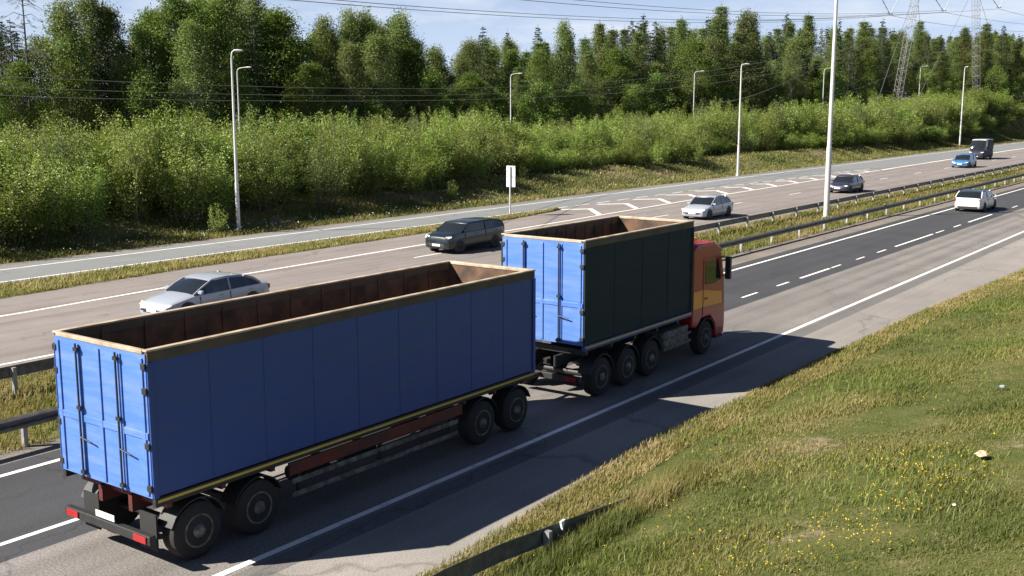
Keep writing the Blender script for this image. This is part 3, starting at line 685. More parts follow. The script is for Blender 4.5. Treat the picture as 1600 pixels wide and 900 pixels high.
# ---------------- the truck and its trailer
TL = 14.40; TW = 2.55
def open_box(root, x0, x1, z0, z1, side_mat, rear_mat, panel_ribs, seam):
    """open-topped steel body: four walls with an outer skin, an inner rusty skin, floor and rails"""
    y0, y1 = -TW / 2, TW / 2; t = .05
    zr = z1 - .19            # underside of the brown side rail
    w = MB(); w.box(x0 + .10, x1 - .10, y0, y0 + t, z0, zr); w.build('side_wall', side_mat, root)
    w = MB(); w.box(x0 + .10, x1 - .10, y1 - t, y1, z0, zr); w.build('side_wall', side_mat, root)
    w = MB(); w.box(x1 - .10, x1 - .05, y0 + .02, y1 - .02, z0, z1 - .06); w.build('front_wall', M['blue'], root)
    g = MB(); g.box(x0, x0 + .06, y0 + .02, y1 - .02, z0 - .02, z1 - .06); gate = g.build('tailgate', rear_mat, root)
    gr = MB()
    for k in range(5):
        yy = y0 + .12 + k * (TW - .24) / 4; gr.box(x0 - .025, x0 - .001, yy - .045, yy + .045, z0 + .02, z1 - .12)
    gr.box(x0 - .018, x0 - .0015, y0 + .03, y1 - .03, z0 + .95, z0 + 1.07); gr.build('gate_ribs', rear_mat, gate, bevel=.008)
    for yy in (-.55, .55):
        lb = MB(); lb.tube([(x0 - .06, yy, z0 - .02), (x0 - .06, yy, z1 - .1)], .018, 8)
        for zz in (z0 + .08, z0 + 1.2, z1 - .2): lb.box(x0 - .08, x0 - .03, yy - .05, yy + .05, zz - .03, zz + .03)
        lb.tube([(x0 - .075, yy, z0 + .7), (x0 - .085, yy - .32, z0 + .66)], .014, 6); lb.build('locking_bar', M['chassis'], gate, smooth=True)
    for sd in (-1, 1):
        for zz in (z0 + .15, z0 + .85, z1 - .65, z1 - .25): MB().box(x0 - .04, x0 + .05, min(sd * (y1 - .10), sd * (y1 + .01)), max(sd * (y1 - .10), sd * (y1 + .01)), zz - .05, zz + .05).build('hinge', M['chassis'], gate, bevel=.006)
    # inner skin
    inn = MB(); inn.box(x0 + .10, x1 - .12, y0 + t + .001, y0 + t + .012, z0 + .1, z1 - .03); inn.box(x0 + .10, x1 - .12, y1 - t - .012, y1 - t - .001, z0 + .1, z1 - .03)
    inn.box(x0 + .065, x0 + .08, y0 + t + .013, y1 - t - .013, z0 + .1, z1 - .07); inn.box(x1 - .118, x1 - .102, y0 + t + .013, y1 - t - .013, z0 + .1, z1 - .07)
    for k in range(1, 12):
        xx = x0 + k * (x1 - x0) / 12; inn.box(xx - .03, xx + .03, y0 + t + .013, y0 + t + .04, z0 + .1, z1 - .08); inn.box(xx - .03, xx + .03, y1 - t - .04, y1 - t - .013, z0 + .1, z1 - .08)
    inn.build('inner_lining', M['rust'], root)
    fl = MB(); fl.box(x0 + .07, x1 - .11, y0 + .06, y1 - .06, z0 + .02, z0 + .09); fl.build('floor', M['rust'], root)
    for sd in (-1, 1):      # brown side rail with a pale cap, the sunlit tone painted in
        a, b = (y0 - .02, y0 + .075) if sd < 0 else (y1 - .075, y1 + .02)
        q = MB(); q.box(x0 + .02, x1 - .02, a, b, zr + .002, z1 - .022); rl = q.build('side_rail', M['rail_brown'], root, bevel=.01)
        q = MB(); q.box(x0 + .0, x1 - .0, a - .01, b + .012, z1 - .02, z1 + .014); q.build('rail_cap', M['rim'], rl, bevel=.008)
    for xa, xb in ((x0 - .01, x0 + .075), (x1 - .12, x1 + .02)): MB().box(xa, xb, y0 + .08, y1 - .08, z1 - .058, z1 + .01).build('end_rail', M['rim'], root, bevel=.008)
    # corner posts and stakes on the outside
    for sd in (-1, 1):
        y = y0 if sd < 0 else y1
        for xx in (x0 + .05, x1 - .05):
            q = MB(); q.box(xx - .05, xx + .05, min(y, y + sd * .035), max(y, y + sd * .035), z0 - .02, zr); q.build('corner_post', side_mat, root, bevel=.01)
        for k in range(1, panel_ribs):
            xx = x0 + .05 + k * (x1 - x0 - .1) / panel_ribs
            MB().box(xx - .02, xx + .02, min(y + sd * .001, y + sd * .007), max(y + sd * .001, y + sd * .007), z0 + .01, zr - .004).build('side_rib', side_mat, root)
        # lower sill with reflective tape
        q = MB(); q.box(x0 + .02, x1 - .02, min(y - sd * .06, y + sd * .03), max(y - sd * .06, y + sd * .03), z0 - .17, z0 - .022); sl = q.build('sill', seam, root, bevel=.01)
        q = MB(); q.box(x0 + .06, x1 - .06, min(y + sd * .031, y + sd * .035), max(y + sd * .031, y + sd * .035), z0 - .10, z0 - .055); q.build('reflective_tape', M['tape'], sl)

def bar(mb, a, b, r=.03): mb.tube([a, b], r, 8)
def make_trailer():
    x0, x1 = 0, 10.6; z0, z1 = 1.32, 3.72
    root = empty('trailer', (10.0, TL + TW / 2, 0)); tag(root, 'long open-topped blue trailer with rusty inside, crossing the foreground behind the truck', 'trailer')
    open_box(root, x0, x1, z0, z1, M['blue_shaded'], M['blue'], 9, M['chassis'])
    f = MB()
    for y in (-.42, .42): f.box(.15, x1 - .1, y - .05, y + .05, .86, 1.14)
    for k in range(10): f.box(.3 + k * 1.1, .4 + k * 1.1, -1.2, 1.2, 1.04, 1.13)
    f.build('frame', M['redframe'], root)
    for y in (-TW / 2 + .05, TW / 2 - .05): MB().box(2.9, 7.9, y - .03, y + .03, .86, 1.1).build('side_skirt', M['redframe'], root, bevel=.01)
    for x in (.85, 2.15, 8.6, 9.9):
        MB().tube([(x, -1.05, .5), (x, 1.05, .5)], .07, 10).build('axle', M['chassis'], root, smooth=True)
        for sd in (-1, 1): wheel(root, x, sd * 1.08, .5, .38, sd, M['alu'], True, False)
    for sd in (-1, 1):
        for z in (.46, .72):
            q = MB(); q.box(3.0, 7.8, sd * 1.20 - .015, sd * 1.20 + .015, z - .05, z + .05); q.build('side_guard', M['alu'], root, bevel=.008)
        for x in (3.2, 5.4, 7.6): MB().box(x - .03, x + .03, sd * 1.14 - .04, sd * 1.14 + .04, .40, .9).build('guard_bracket', M['chassis'], root)
        for x in (.85, 2.15, 8.6, 9.9):
            mg = MB(); n = 9; rings = []
            for k in range(n):
                t = R(20 + 140 * k / (n - 1)); rings.append([(x + math.cos(t) * rr, sd * 1.08 + yy, .5 + math.sin(t) * rr) for rr, yy in ((.56, -.2), (.56, .2), (.58, .2), (.58, -.2))])
            mg.loft(rings); mg.build('mudguard', M['chassis'], root, smooth=True)
    dr = MB(); bar(dr, (x1 - .6, -.4, .75), (x1 + 1.7, 0, .62), .06); bar(dr, (x1 - .6, .4, .75), (x1 + 1.7, 0, .62), .06); bar(dr, (x1 + 1.7, 0, .62), (x1 + 2.1, 0, .62), .06); dr.build('drawbar', M['chassis'], root, smooth=True)
    b = MB(); b.box(-.06, .06, -1.2, 1.2, .50, .66); bp = b.build('underrun_bar', M['chassis'], root, bevel=.015)
    for y in (-.95, .95):
        lt = MB(); lt.box(-.085, -.061, y - .17, y + .17, .52, .64); lt.build('tail_light', M['redlamp'], bp, bevel=.01)
    for x, y in ((3.3, -.8), (4.6, -.8), (5.6, .8)):
        MB().tube([(x, y, .72), (x + .9, y, .72)], .15, 14).build('air_tank', M['chassis'], root, smooth=True)
    hs = MB(); hs.tube([(x1 - .3, -.3, 1.0), (x1 + .6, -.25, .62), (x1 + 1.2, -.2, .8), (x1 + 1.9, -.25, 1.05)], .02, 6); hs.build('hose', M['rubber'], root, smooth=True)
    pl = MB(); pl.box(-.066, -.0601, -.26, .26, .70, .81); pl.build('number_plate', M['signback'], root)
    for y in (-.8, .8):
        fp = MB(); fp.box(.2, .23, y - .22, y + .22, .28, .9); fp.build('mud_flap', M['rubber'], root)
    return root
make_trailer()

def make_truck():
    root = empty('dump_truck', (22.75, TL + TW / 2, 0)); tag(root, 'tipper truck with dark green open body, blue tailgate and red cab pulling the blue trailer', 'truck')
    x0, x1 = 0, 5.95; z0, z1 = 1.52, 4.18
    open_box(root, x0, x1, z0, z1, M['green'], M['blue'], 4, M['blue_shaded'])
    f = MB()
    for y in (-.42, .42): f.box(.0, 8.1, y - .045, y + .045, .85, 1.14)
    for k in range(5): f.box(.3 + k * 1.25, .42 + k * 1.25, -1.15, 1.15, 1.18, 1.33)
    f.build('frame', M['chassis'], root)
    for x, dual in ((.95, 1), (2.3, 1), (3.6, 1), (7.0, 0)):
        MB().tube([(x, -1.05, .52), (x, 1.05, .52)], .08, 10).build('axle', M['chassis'], root, smooth=True)
        for sd in (-1, 1):
            wheel(root, x, sd * 1.08, .52, .34, sd, M['alu'], True, bool(dual))
            mg = MB(); rings = []
            for k in range(9):
                t = R(15 + 150 * k / 8); rings.append([(x + math.cos(t) * rr, sd * 1.08 + yy, .52 + math.sin(t) * rr) for rr, yy in ((.585, -.2), (.585, .2), (.61, .2), (.61, -.2))])
            mg.loft(rings); mg.build('mudguard', M['chassis'], root, smooth=True)
    tk = MB(); tk.box(4.35, 5.95, -1.22, -.55, .5, 1.1); tk.build('fuel_tank', M['alu'], root, bevel=.08)
    tk = MB(); tk.box(4.35, 5.8, .6, 1.2, .5, 1.08); tk.build('tool_box', M['chassis'], root, bevel=.03)
    for z in (.62, .86):
        q = MB(); q.box(4.3, 6.0, -1.265, -1.235, z - .04, z + .04); q.build('side_guard', M['alu'], root, bevel=.006)
    b = MB(); b.box(-.06, .06, -1.2, 1.2, .52, .68); bp = b.build('underrun_bar', M['chassis'], root, bevel=.015)
    for y in (-.95, .95):
        lt = MB(); lt.box(-.085, -.061, y - .17, y + .17, .54, .66); lt.build('tail_light', M['redlamp'], bp, bevel=.01)
    # cab: side outline extruded across, rounded
    prof = [(6.1, .95), (6.1, 3.25), (6.35, 3.42), (7.55, 3.40), (7.95, 3.2), (8.2, 2.35), (8.3, 1.75), (8.34, .75), (8.28, .45), (7.72, .42), (7.62, .85), (7.3, 1.14), (6.7, 1.14), (6.4, .9)]
    n = len(prof); cb = MB()
    rings = []
    for y, k in ((-1.24, .0), (-1.2, .03), (1.2, .03), (1.24, .0)):
        cx, cz = 7.2, 1.9; rings.append([((x - cx) * (1 if k else .985) + cx, y, (z - cz) * (1 if k else .985) + cz) for x, z in prof])
    cb.loft(rings); cab = cb.build('cab', M['redcab'], root, bevel=.05)
    ws = MB(); ws.add([(8.0, -1.05, 3.1), (8.0, 1.05, 3.1), (8.225, 1.1, 2.25), (8.225, -1.1, 2.25), (8.02, -1.05, 3.11), (8.02, 1.05, 3.11), (8.245, 1.1, 2.26), (8.245, -1.1, 2.26)], [(0, 1, 2, 3), (4, 7, 6, 5), (0, 4, 5, 1), (1, 5, 6, 2), (2, 6, 7, 3), (3, 7, 4, 0)]); ws.build('windscreen', M['glass'], cab)
    for sd in (-1, 1):
        y = sd * 1.243; a, b2 = min(y, y + sd * .012), max(y, y + sd * .012)
        d = MB(); pts = [(6.75, 1.22), (6.75, 2.98), (7.75, 2.98), (8.02, 2.3), (8.05, 1.25), (7.7, 1.2)]
        d.loft([[(x, yy, z) for x, z in pts] for yy in (a, b2)]); dr = d.build('door', M['redcab'], cab, bevel=.006)
        w = MB(); pts = [(6.85, 2.18), (6.85, 2.88), (7.68, 2.88), (7.92, 2.22), (7.5, 2.14)]; y2 = sd * 1.256
        w.loft([[(x, yy, z) for x, z in pts] for yy in (min(y2, y2 + sd * .008), max(y2, y2 + sd * .008))]); w.build('window', M['glass'], dr)
        hb = MB(); hb.box(6.82, 7.0, min(y2, y2 + sd * .03), max(y2, y2 + sd * .03), 1.72, 1.76); hb.build('handle', M['black'], dr)
        st = MB(); pts = [(6.12, 1.5), (6.12, 2.02), (6.72, 2.02), (6.72, 1.5)]
        st.loft([[(x, yy, z) for x, z in pts] for yy in (a, b2)])
        pts = [(6.76, 1.5), (6.76, 2.02), (8.0, 1.82), (8.03, 1.45)]
        st.loft([[(x, yy, z) for x, z in pts] for yy in (min(y2, y2 + sd * .006), max(y2, y2 + sd * .006))]); st.build('stripe', M['orange'], cab)
        mr = MB(); mr.box(8.05, 8.17, min(sd * 1.33, sd * 1.5), max(sd * 1.33, sd * 1.5), 2.2, 2.9); bar(mr, (8.0, sd * 1.22, 2.9), (8.1, sd * 1.4, 2.85), .02); bar(mr, (8.0, sd * 1.22, 2.3), (8.1, sd * 1.4, 2.3), .02); mr.build('mirror', M['black'], cab, bevel=.03)
        hl = MB(); hl.box(8.3, 8.36, min(sd * .75, sd * 1.15), max(sd * .75, sd * 1.15), .62, .82); hl.build('headlight', M['clearlamp'], cab, bevel=.02)
        sp = MB(); sp.box(7.75, 8.2, min(sd * 1.0, sd * 1.245), max(sd * 1.0, sd * 1.245), .36, .43); sp.build('step', M['chassis'], cab)
    ex = MB(); ex.tube([(6.02, .95, 1.1), (6.02, .95, 3.5)], .08, 10); ex.build('air_intake', M['chassis'], root, smooth=True)
    bl = MB(); bl.tube([(7.0, -.75, 3.41), (7.0, -.75, 3.55)], .09, 12); bl.tube([(7.0, .75, 3.41), (7.0, .75, 3.55)], .09, 12); bl.build('beacon', M['orange'], cab, smooth=True)
    return root
make_truck()

# ------------------------------------------------------------ power line
def pylon():
    Y = 235.0
    def W3(u, v, dY=0):
        D_ = 222 + (u - 1398) / 128 * 28 + dY; p = bearing(u, D_); return Vector((p[0], p[1], zat(v, D_)))
    base = bearing(1460, Y); zg = G(*base)
    root = empty('power_pylon', (base[0], base[1], zg)); tag(root, 'guyed lattice power pylon with two slanting legs and its cross-arm above the forest', 'pylon')
    inv = Vector((base[0], base[1], zg))
    def lattice(mb, a, b, w, n):
        a, b = Vector(a), Vector(b); d = (b - a).normalized(); x = d.cross(Vector((.3, 1, 0))).normalized(); y = d.cross(x)
        cs = [(x + y), (x - y), (-x - y), (-x + y)]
        taper = lambda t: w * (1 if .12 < t < .92 else (.35 + .65 * (t / .12 if t <= .12 else (1 - t) / .08)))
        P = [[a + (b - a) * (k / n) + c * (.5 * taper(k / n)) for c in cs] for k in range(n + 1)]
        for k in range(n):
            for j in range(4):
                bar(mb, P[k][j], P[k + 1][j], .038)
                bar(mb, P[k][j], P[k + 1][(j + 1) % 4], .02)
                if k % 2: bar(mb, P[k][j], P[k][(j + 1) % 4], .03)
    for (ub, ut) in ((1397.5, 1423.5), (1526, 1511.5)):
        a = W3(ub, 175); a.z = G(a.x, a.y) - .2; a = a - inv; b = W3(ut, -28) - inv
        m = MB(); lattice(m, a, b, 1.2, 26); m.build('leg', M['pylon'], root)
    m = MB(); lattice(m, W3(1335, -30) - inv, W3(1600, -34) - inv, 1.1, 22); m.build('crossarm', M['pylon'], root)
    for (ul, uc, vc, ur) in ((1352, 1383, 25, 1408), (1430, 1465, 20, 1488), (1516, 1550, 15, 1570)):
        c = W3(uc, vc) - inv
        for ue in (ul, ur):
            e = W3(ue, -28) - inv; q = MB(); n = 14; pts = []; rad = []
            for k in range(n + 1):
                p = c + (e - c) * (k / n); pts.append(p); rad.append(.035 if k in (0, n) else (.10 if k % 2 else .05))
            q.tube(pts, rad, 6); q.build('insulator_string', M['ceramic'], root)
        rg = MB(); rg.tube([c + Vector((math.cos(t) * .55, math.sin(t) * .55, .15)) for t in [i * math.pi / 6 for i in range(13)]], .05, 6, cap=False); rg.build('corona_ring', M['pylon'], root)
    for (ua, va, ub, vb, dd) in ((1422, -20, 1365, 178, -30), (1422, -20, 1446, 172, 30), (1512, -20, 1425, 172, -34), (1512, -20, 1585, 172, 26)):
        a = W3(ua, va) - inv; b = W3(ub, vb, dd) - inv; q = MB(); bar(q, a, b, .035); q.build('guy_wire', M['wire'], root)
pylon()
def cable(pts, label, group, r=.028):
    """pts: (column, row, distance) of the hanging cable, smoothed into one curve"""
    us = [p[0] for p in pts]; t = np.linspace(0, 1, 60)
    uu = np.interp(t, np.linspace(0, 1, len(pts)), us)
    x = np.array(us, float); k = min(4, len(pts) - 1)
    cv = np.polyfit(x, [p[1] for p in pts], k); cd = np.polyfit(x, [p[2] for p in pts], min(2, k))
    P = []
    for u in uu:
        Y = float(np.polyval(cd, u)); v = float(np.polyval(cv, u)); s, l = bearing(u, Y); P.append((s, l, zat(v, Y)))
    m = MB(); m.tube(P, r, 5); o = m.build('power_cable', M['wire'], smooth=True)
    tag(o, label, 'power cable', group); return o
gh = 'high cables above the forest'
cable([(300, -12, 60), (430, 0, 78), (800, 27, 120), (1100, 37, 160), (1383, 26, 219)], 'high cable running down across the sky to the leftmost insulators, lower strand', gh)
cable([(380, -12, 60), (500, 0, 80), (800, 22, 120), (1100, 33, 160), (1383, 23, 219)], 'high cable running down across the sky to the leftmost insulators, upper strand', gh)
cable([(700, -9, 90), (800, 1, 100), (1000, 17, 130), (1200, 26, 165), (1465, 21, 237)], 'high cable from the top middle of the sky to the middle insulators, lower strand', gh)
cable([(780, -9, 90), (870, 0, 105), (1000, 11, 130), (1200, 22, 165), (1465, 18, 237)], 'high cable from the top middle of the sky to the middle insulators, upper strand', gh)
cable([(1120, 36, 120), (1300, 30, 165), (1550, 16, 255)], 'cable rising across the sky to the rightmost insulators', gh)
cable([(1383, 26, 219), (1500, 44, 300), (1640, 52, 400)], 'cable leaving the leftmost insulators towards the right edge', gh, .04)
cable([(1465, 21, 237), (1530, 32, 290), (1650, 44, 400)], 'cable leaving the middle insulators towards the right edge', gh, .04)
cable([(1550, 16, 255), (1600, 28, 290), (1680, 38, 400)], 'cable leaving the rightmost insulators towards the right edge', gh, .04)
gl = 'low cables hanging in front of the forest'
cable([(-60, 116, 84), (200, 127, 88), (400, 136, 94), (600, 139, 102), (800, 136, 110), (1000, 122, 118), (1200, 96, 128), (1300, 76, 133), (1375, 52, 140)], 'topmost low cable sagging in front of the dark trees', gl, .022)
cable([(-60, 133, 84), (200, 142, 88), (400, 149, 94), (600, 150, 102), (800, 145, 110), (1000, 132, 118), (1200, 104, 128), (1300, 84, 133), (1375, 60, 140)], 'middle low cable sagging in front of the dark trees', gl, .022)
cable([(-60, 146, 84), (200, 153, 88), (400, 159, 94), (600, 159, 102), (800, 153, 110), (1000, 140, 118), (1200, 118, 128), (1300, 97, 133), (1375, 72, 140)], 'lowest low cable sagging in front of the dark trees', gl, .022)
cable([(1120, 160, 122), (1200, 140, 128), (1292, 96, 140), (1370, 60, 160), (1440, 36, 190)], 'steep cable climbing right behind the tall white lamp post', gl, .022)
cable([(1290, 152, 130), (1345, 136, 140), (1400, 112, 155), (1465, 76, 180), (1540, 36, 200)], 'steep cable climbing between the two pylon legs', gl, .022)

# ------------------------------------------------------------ vegetation
def leaf_quads(P, size, rng, up=.3, aspect=.5, droop=None):
    """small pointed leaves (one rhombus each) at points P"""
    n = len(P); d = rng.normal(size=(n, 3)); d[:, 2] *= .8
    if droop is not None: d[:, 2] += droop
    d /= np.linalg.norm(d, axis=1, keepdims=True)
    nr = rng.normal(size=(n, 3)); nr[:, 2] += up * 2
    s = np.cross(d, nr); s /= np.linalg.norm(s, axis=1, keepdims=True) + 1e-9
    L_ = (size * rng.uniform(.6, 1.3, n))[:, None]
    a = P - d * L_ * .5; c = P + d * L_ * .5; b = P + s * L_ * aspect * .5; e = P - s * L_ * aspect * .5
    V = np.stack([a, b, c, e], 1).reshape(-1, 3)
    return V
def quad_obj(name, V, mat, parent=None):
    n = len(V) // 4; me = quick_mesh(name, V, np.arange(4 * n), np.full(n, 4)); me.materials.append(mat)
    o = bpy.data.objects.new(name, me); return link(o, parent)
def blades(name, P, h, w, mat, seed=0, lean=.45, segs=2, parent=None, wind=(.35, -.1)):
    rg = np.random.default_rng(seed); n = len(P)
    H = h * rg.uniform(.5, 1.25, n) if not hasattr(h, '__len__') else h * rg.uniform(.6, 1.2, n)
    a = rg.uniform(0, 2 * np.pi, n); dx, dy = np.cos(a), np.sin(a)
    b = rg.uniform(0, 2 * np.pi, n); ln = rg.uniform(.1, 1, n) * lean
    tx, ty = np.cos(b) * ln + wind[0] * lean, np.sin(b) * ln + wind[1] * lean
    W = (w * rg.uniform(.6, 1.3, n)) if not hasattr(w, '__len__') else w
    base = P; mid = P + np.stack([tx * H * .35, ty * H * .35, H * .58], 1); tip = P + np.stack([tx * H, ty * H, H * .95], 1)
    sd = np.stack([dx, dy, np.zeros(n)], 1) * W[:, None] * .5
    V = np.stack([base - sd, base + sd, mid + sd * .8, mid - sd * .8, tip], 1).reshape(-1, 3)
    idx = (np.arange(n) * 5)[:, None]
    F = np.concatenate([idx + [0, 1, 2, 3], idx + [3, 2, 4]], 1).ravel(); sizes = np.tile([4, 3], n)
    me = quick_mesh(name, V, F, sizes); me.materials.append(mat)
    o = bpy.data.objects.new(name, me); return link(o, parent)

def tapered(mb, pts, r0, r1, n=6):
    k = len(pts); mb.tube(pts, [r0 + (r1 - r0) * i / (k - 1) for i in range(k)], n)

def make_shrub(seed, H, Rr, nst, mat='willow', leaf=.15, per=70):
    rg = np.random.default_rng(seed); root = empty('willow_shrub', (0, 0, 0)); st = MB(); pts = []
    for i in range(nst):
        a = rg.uniform(0, 2 * np.pi); rr = Rr * math.sqrt(rg.uniform(0, 1)); bx, by = rr * .35 * math.cos(a), rr * .35 * math.sin(a)
        h = H * (1 - .35 * (rr / Rr) ** 2) * rg.uniform(.68, 1.12); ex, ey = rr * math.cos(a), rr * math.sin(a)
        path = [np.array([bx + (ex - bx) * t ** 1.3, by + (ey - by) * t ** 1.3, h * t]) + np.array([rg.normal(0, .08), rg.normal(0, .08), 0]) * t for t in (0, .3, .6, .85, 1)]
        if i % 2 == 0: tapered(st, [tuple(p) for p in path], .03, .006, 4)
        path = np.array(path); tt = rg.uniform(.12, 1, per) ** .8
        base = np.stack([np.interp(tt, (0, .3, .6, .85, 1), path[:, k]) for k in range(3)], 1)
        spread = (.36 * (1 - tt) + .12)[:, None] * Rr * .5
        pts.append(base + rg.normal(size=(per, 3)) * spread * [1, 1, .8])
    P = np.concatenate(pts); P = P[P[:, 2] > .05]
    quad_obj('foliage', leaf_quads(P, leaf, rg, .7, .48), M[mat], root); st.build('stems', M['bark'], root, fix=False)
    return root

def limb_tree(seed, H, crown0, Rr, mat, bark, nclump, leaf, per, shape='oval', name='leafy_tree', drop=0.0, trunk_r=.17, flatz=.8):
    rg = np.random.default_rng(seed); root = empty(name, (0, 0, 0)); tr = MB()
    bend = rg.normal(0, .25, 2)
    tp = lambda t: np.array([bend[0] * math.sin(t * 2.2), bend[1] * math.sin(t * 2.7 + .4) , H * t])
    tapered(tr, [tuple(tp(t)) for t in np.linspace(0, .97, 9)], trunk_r, .025, 8)
    pts = []
    for i in range(nclump):
        t = rg.uniform(0, 1) ** .85; z = crown0 + (1 - crown0) * t
        if shape == 'oval': rad = Rr * (math.sin(math.pi * (min(t, .999) * .86 + .13)) ** .75)
        elif shape == 'birch': rad = Rr * (1.05 - t) ** .6 * min(1, .55 + t * 1.6)
        else: rad = Rr * (math.sin(math.pi * (t * .75 + .22)) ** .8)
        a = rg.uniform(0, 2 * np.pi); rr = rad * rg.uniform(.35, 1.05)
        c = tp(z * .98) ; e = c + np.array([math.cos(a) * rr, math.sin(a) * rr, rg.uniform(-.2, .6)])
        s0 = tp(max(.1, z - .10 - .08 * rr / Rr))
        if rr > Rr * .3: tapered(tr, [tuple(s0), tuple(s0 * .5 + e * .5 + np.array([0, 0, -.1])), tuple(e)], .045, .012, 4)
        n = int(per * rg.uniform(.6, 1.4)); k = (.34 + .26 * rg.uniform()) * (Rr / 2.6) ** .5
        q = rg.normal(size=(n, 3)) * [k, k, k * flatz]
        if drop:
            q[:, 2] -= np.abs(rg.normal(size=n)) * drop
        pts.append(e + q)
    P = np.concatenate(pts)
    quad_obj('crown', leaf_quads(P, leaf, rg, .2, .6, -.4 if drop else None), M[mat], root)
    tr.build('trunk', M[bark], root, fix=False)
    return root

def spruce(seed, H, Rr, mat='spruceleaf', name='spruce_tree', sparse=False, dens=1.0):
    rg = np.random.default_rng(seed); root = empty(name, (0, 0, 0)); tr = MB()
    tapered(tr, [(0, 0, 0), (.05, 0, H * .4), (0, .05, H * .8), (0, 0, H)], .17, .02, 7)
    pts = []; z = H * .08
    while z < H * .985:
        t = z / H; rad = Rr * (1 - t) ** .8 * rg.uniform(.85, 1.1) + .25; nb = max(4, int(rg.integers(6, 9) * (1 - t * .4)))
        for j in range(nb):
            a = 2 * math.pi * j / nb + rg.uniform(0, 1); jz = rg.uniform(-.3, .3); r = rad * rg.uniform(.65, 1.15); dr = r * rg.uniform(.12, .34)
            n = int((24 + 75 * r / Rr) * dens); tt = rg.uniform(.12, 1, n) ** .8
            w = .28 * r * (1 - tt * .75) + .05
            side = rg.normal(size=n) * w * .6
            x = math.cos(a) * r * tt - math.sin(a) * side; y = math.sin(a) * r * tt + math.cos(a) * side
            zz = z + jz - dr * tt ** 1.5 + .12 * r * tt ** 4 - np.abs(rg.normal(size=n)) * .10 * (1 if r > .5 else .4)
            pts.append(np.stack([x, y, zz], 1))
            if r > .6: tapered(tr, [(0, 0, z), (math.cos(a) * r * .6, math.sin(a) * r * .6, z - dr * .5), (math.cos(a) * r * .95, math.sin(a) * r * .95, z - dr * .85)], .025, .008, 4)
        z += H * .022 + .12
    P = np.concatenate(pts)
    quad_obj('crown', leaf_quads(P, .20, rg, .6, .42), M[mat], root); tr.build('trunk', M['bark'], root, fix=False)
    return root

def pine(seed, H, Rr, name='pine_tree'):
    rg = np.random.default_rng(seed); root = empty(name, (0, 0, 0)); tr = MB()
    tapered(tr, [(0, 0, 0), (.1, .05, H * .35), (-.05, .1, H * .7), (0, 0, H)], .18, .03, 7)
    pts = []; z = H * .2
    while z < H:
        t = (z / H - .2) / .8; rad = Rr * (1 - t) ** .95 * min(1, .6 + t * 2.4) * rg.uniform(.7, 1.25) + .15; nb = int(rg.integers(4, 7))
        for j in range(nb):
            a = rg.uniform(0, 2 * np.pi); r = rad * rg.uniform(.5, 1.1); e = np.array([math.cos(a) * r, math.sin(a) * r, z + .25 * r])
            tapered(tr, [(0, 0, z - .2), (e[0] * .55, e[1] * .55, z), tuple(e)], .04, .012, 4)
            for f in (1, .62, .35):
                n = int(72 * f + 16); k = .30 + .16 * r
                pts.append(e * [f, f, 1] + np.array([0, 0, -.1 * (1 - f)]) + rg.normal(size=(n, 3)) * [k, k, k * .42])
        z += H * .026 + .12
    pts.append(np.array([0, 0, H]) + rg.normal(size=(40, 3)) * [.10, .10, .5])
    P = np.concatenate(pts)
    quad_obj('crown', leaf_quads(P, .20, rg, .3, .42), M['pineleaf'], root); tr.build('trunk', M['pinebark'], root, fix=False)
    return root

def dead_tree(seed, H, loc, label):
    rg = np.random.default_rng(seed); root = empty('dead_tree', loc); tag(root, label, 'tree'); tr = MB()
    tapered(tr, [(0, 0, 0), (.1, 0, H * .5), (0, 0, H)], .16, .03, 7); br = MB()
    for k in range(70):
        z = H * rg.uniform(.35, .99); a = rg.uniform(0, 2 * np.pi); r = (H - z) * .28 + .7; r *= rg.uniform(.5, 1.1)
        p = [(0, 0, z), (math.cos(a) * r * .4, math.sin(a) * r * .4, z + r * .12), (math.cos(a) * r, math.sin(a) * r, z - r * .25)]
        tapered(br, p, .035, .012, 4)
        for q in range(4):
            b = a + rg.uniform(-.9, .9); m_ = rg.uniform(.4, .9); s_ = (math.cos(a) * r * m_, math.sin(a) * r * m_, z - r * .05)
            tapered(br, [s_, (s_[0] + math.cos(b) * r * .3, s_[1] + math.sin(b) * r * .3, s_[2] - r * .16)], .018, .008, 3)
    tr.build('trunk', M['deadwood'], root, fix=False); br.build('branches', M['deadwood'], root, fix=False)

def copy_tree(src, loc, sc, rz, label, cat, group):
    c = src.copy(); link(c)
    for chd in src.children:
        d = chd.copy(); link(d, c)
    c.location = loc; c.scale = sc; c.rotation_euler = (0, 0, rz); tag(c, label, cat, group); return c
used_first = set()
def plant(src, loc, sc, rz, label, cat, group):
    if src.name not in used_first:
        used_first.add(src.name); src.location = loc; src.scale = sc; src.rotation_euler = (0, 0, rz); tag(src, label, cat, group); return src
    return copy_tree(src, loc, sc, rz, label, cat, group)

random.seed(11)
shrubs = [make_shrub(i, 4.6, (1.9, 1.6, 2.1, 1.3)[i], (62, 54, 66, 44)[i], per=190, leaf=.12) for i in range(4)]
shrubs += [make_shrub(9, 4.4, 2.0, 40, per=240, leaf=.15, mat='deci'), make_shrub(8, 4.8, 1.5, 50, per=150, leaf=.10, mat='birchleaf')]
lowshrubs = [make_shrub(20 + i, 2.0, 1.1, 30, per=50, leaf=.12) for i in range(2)]

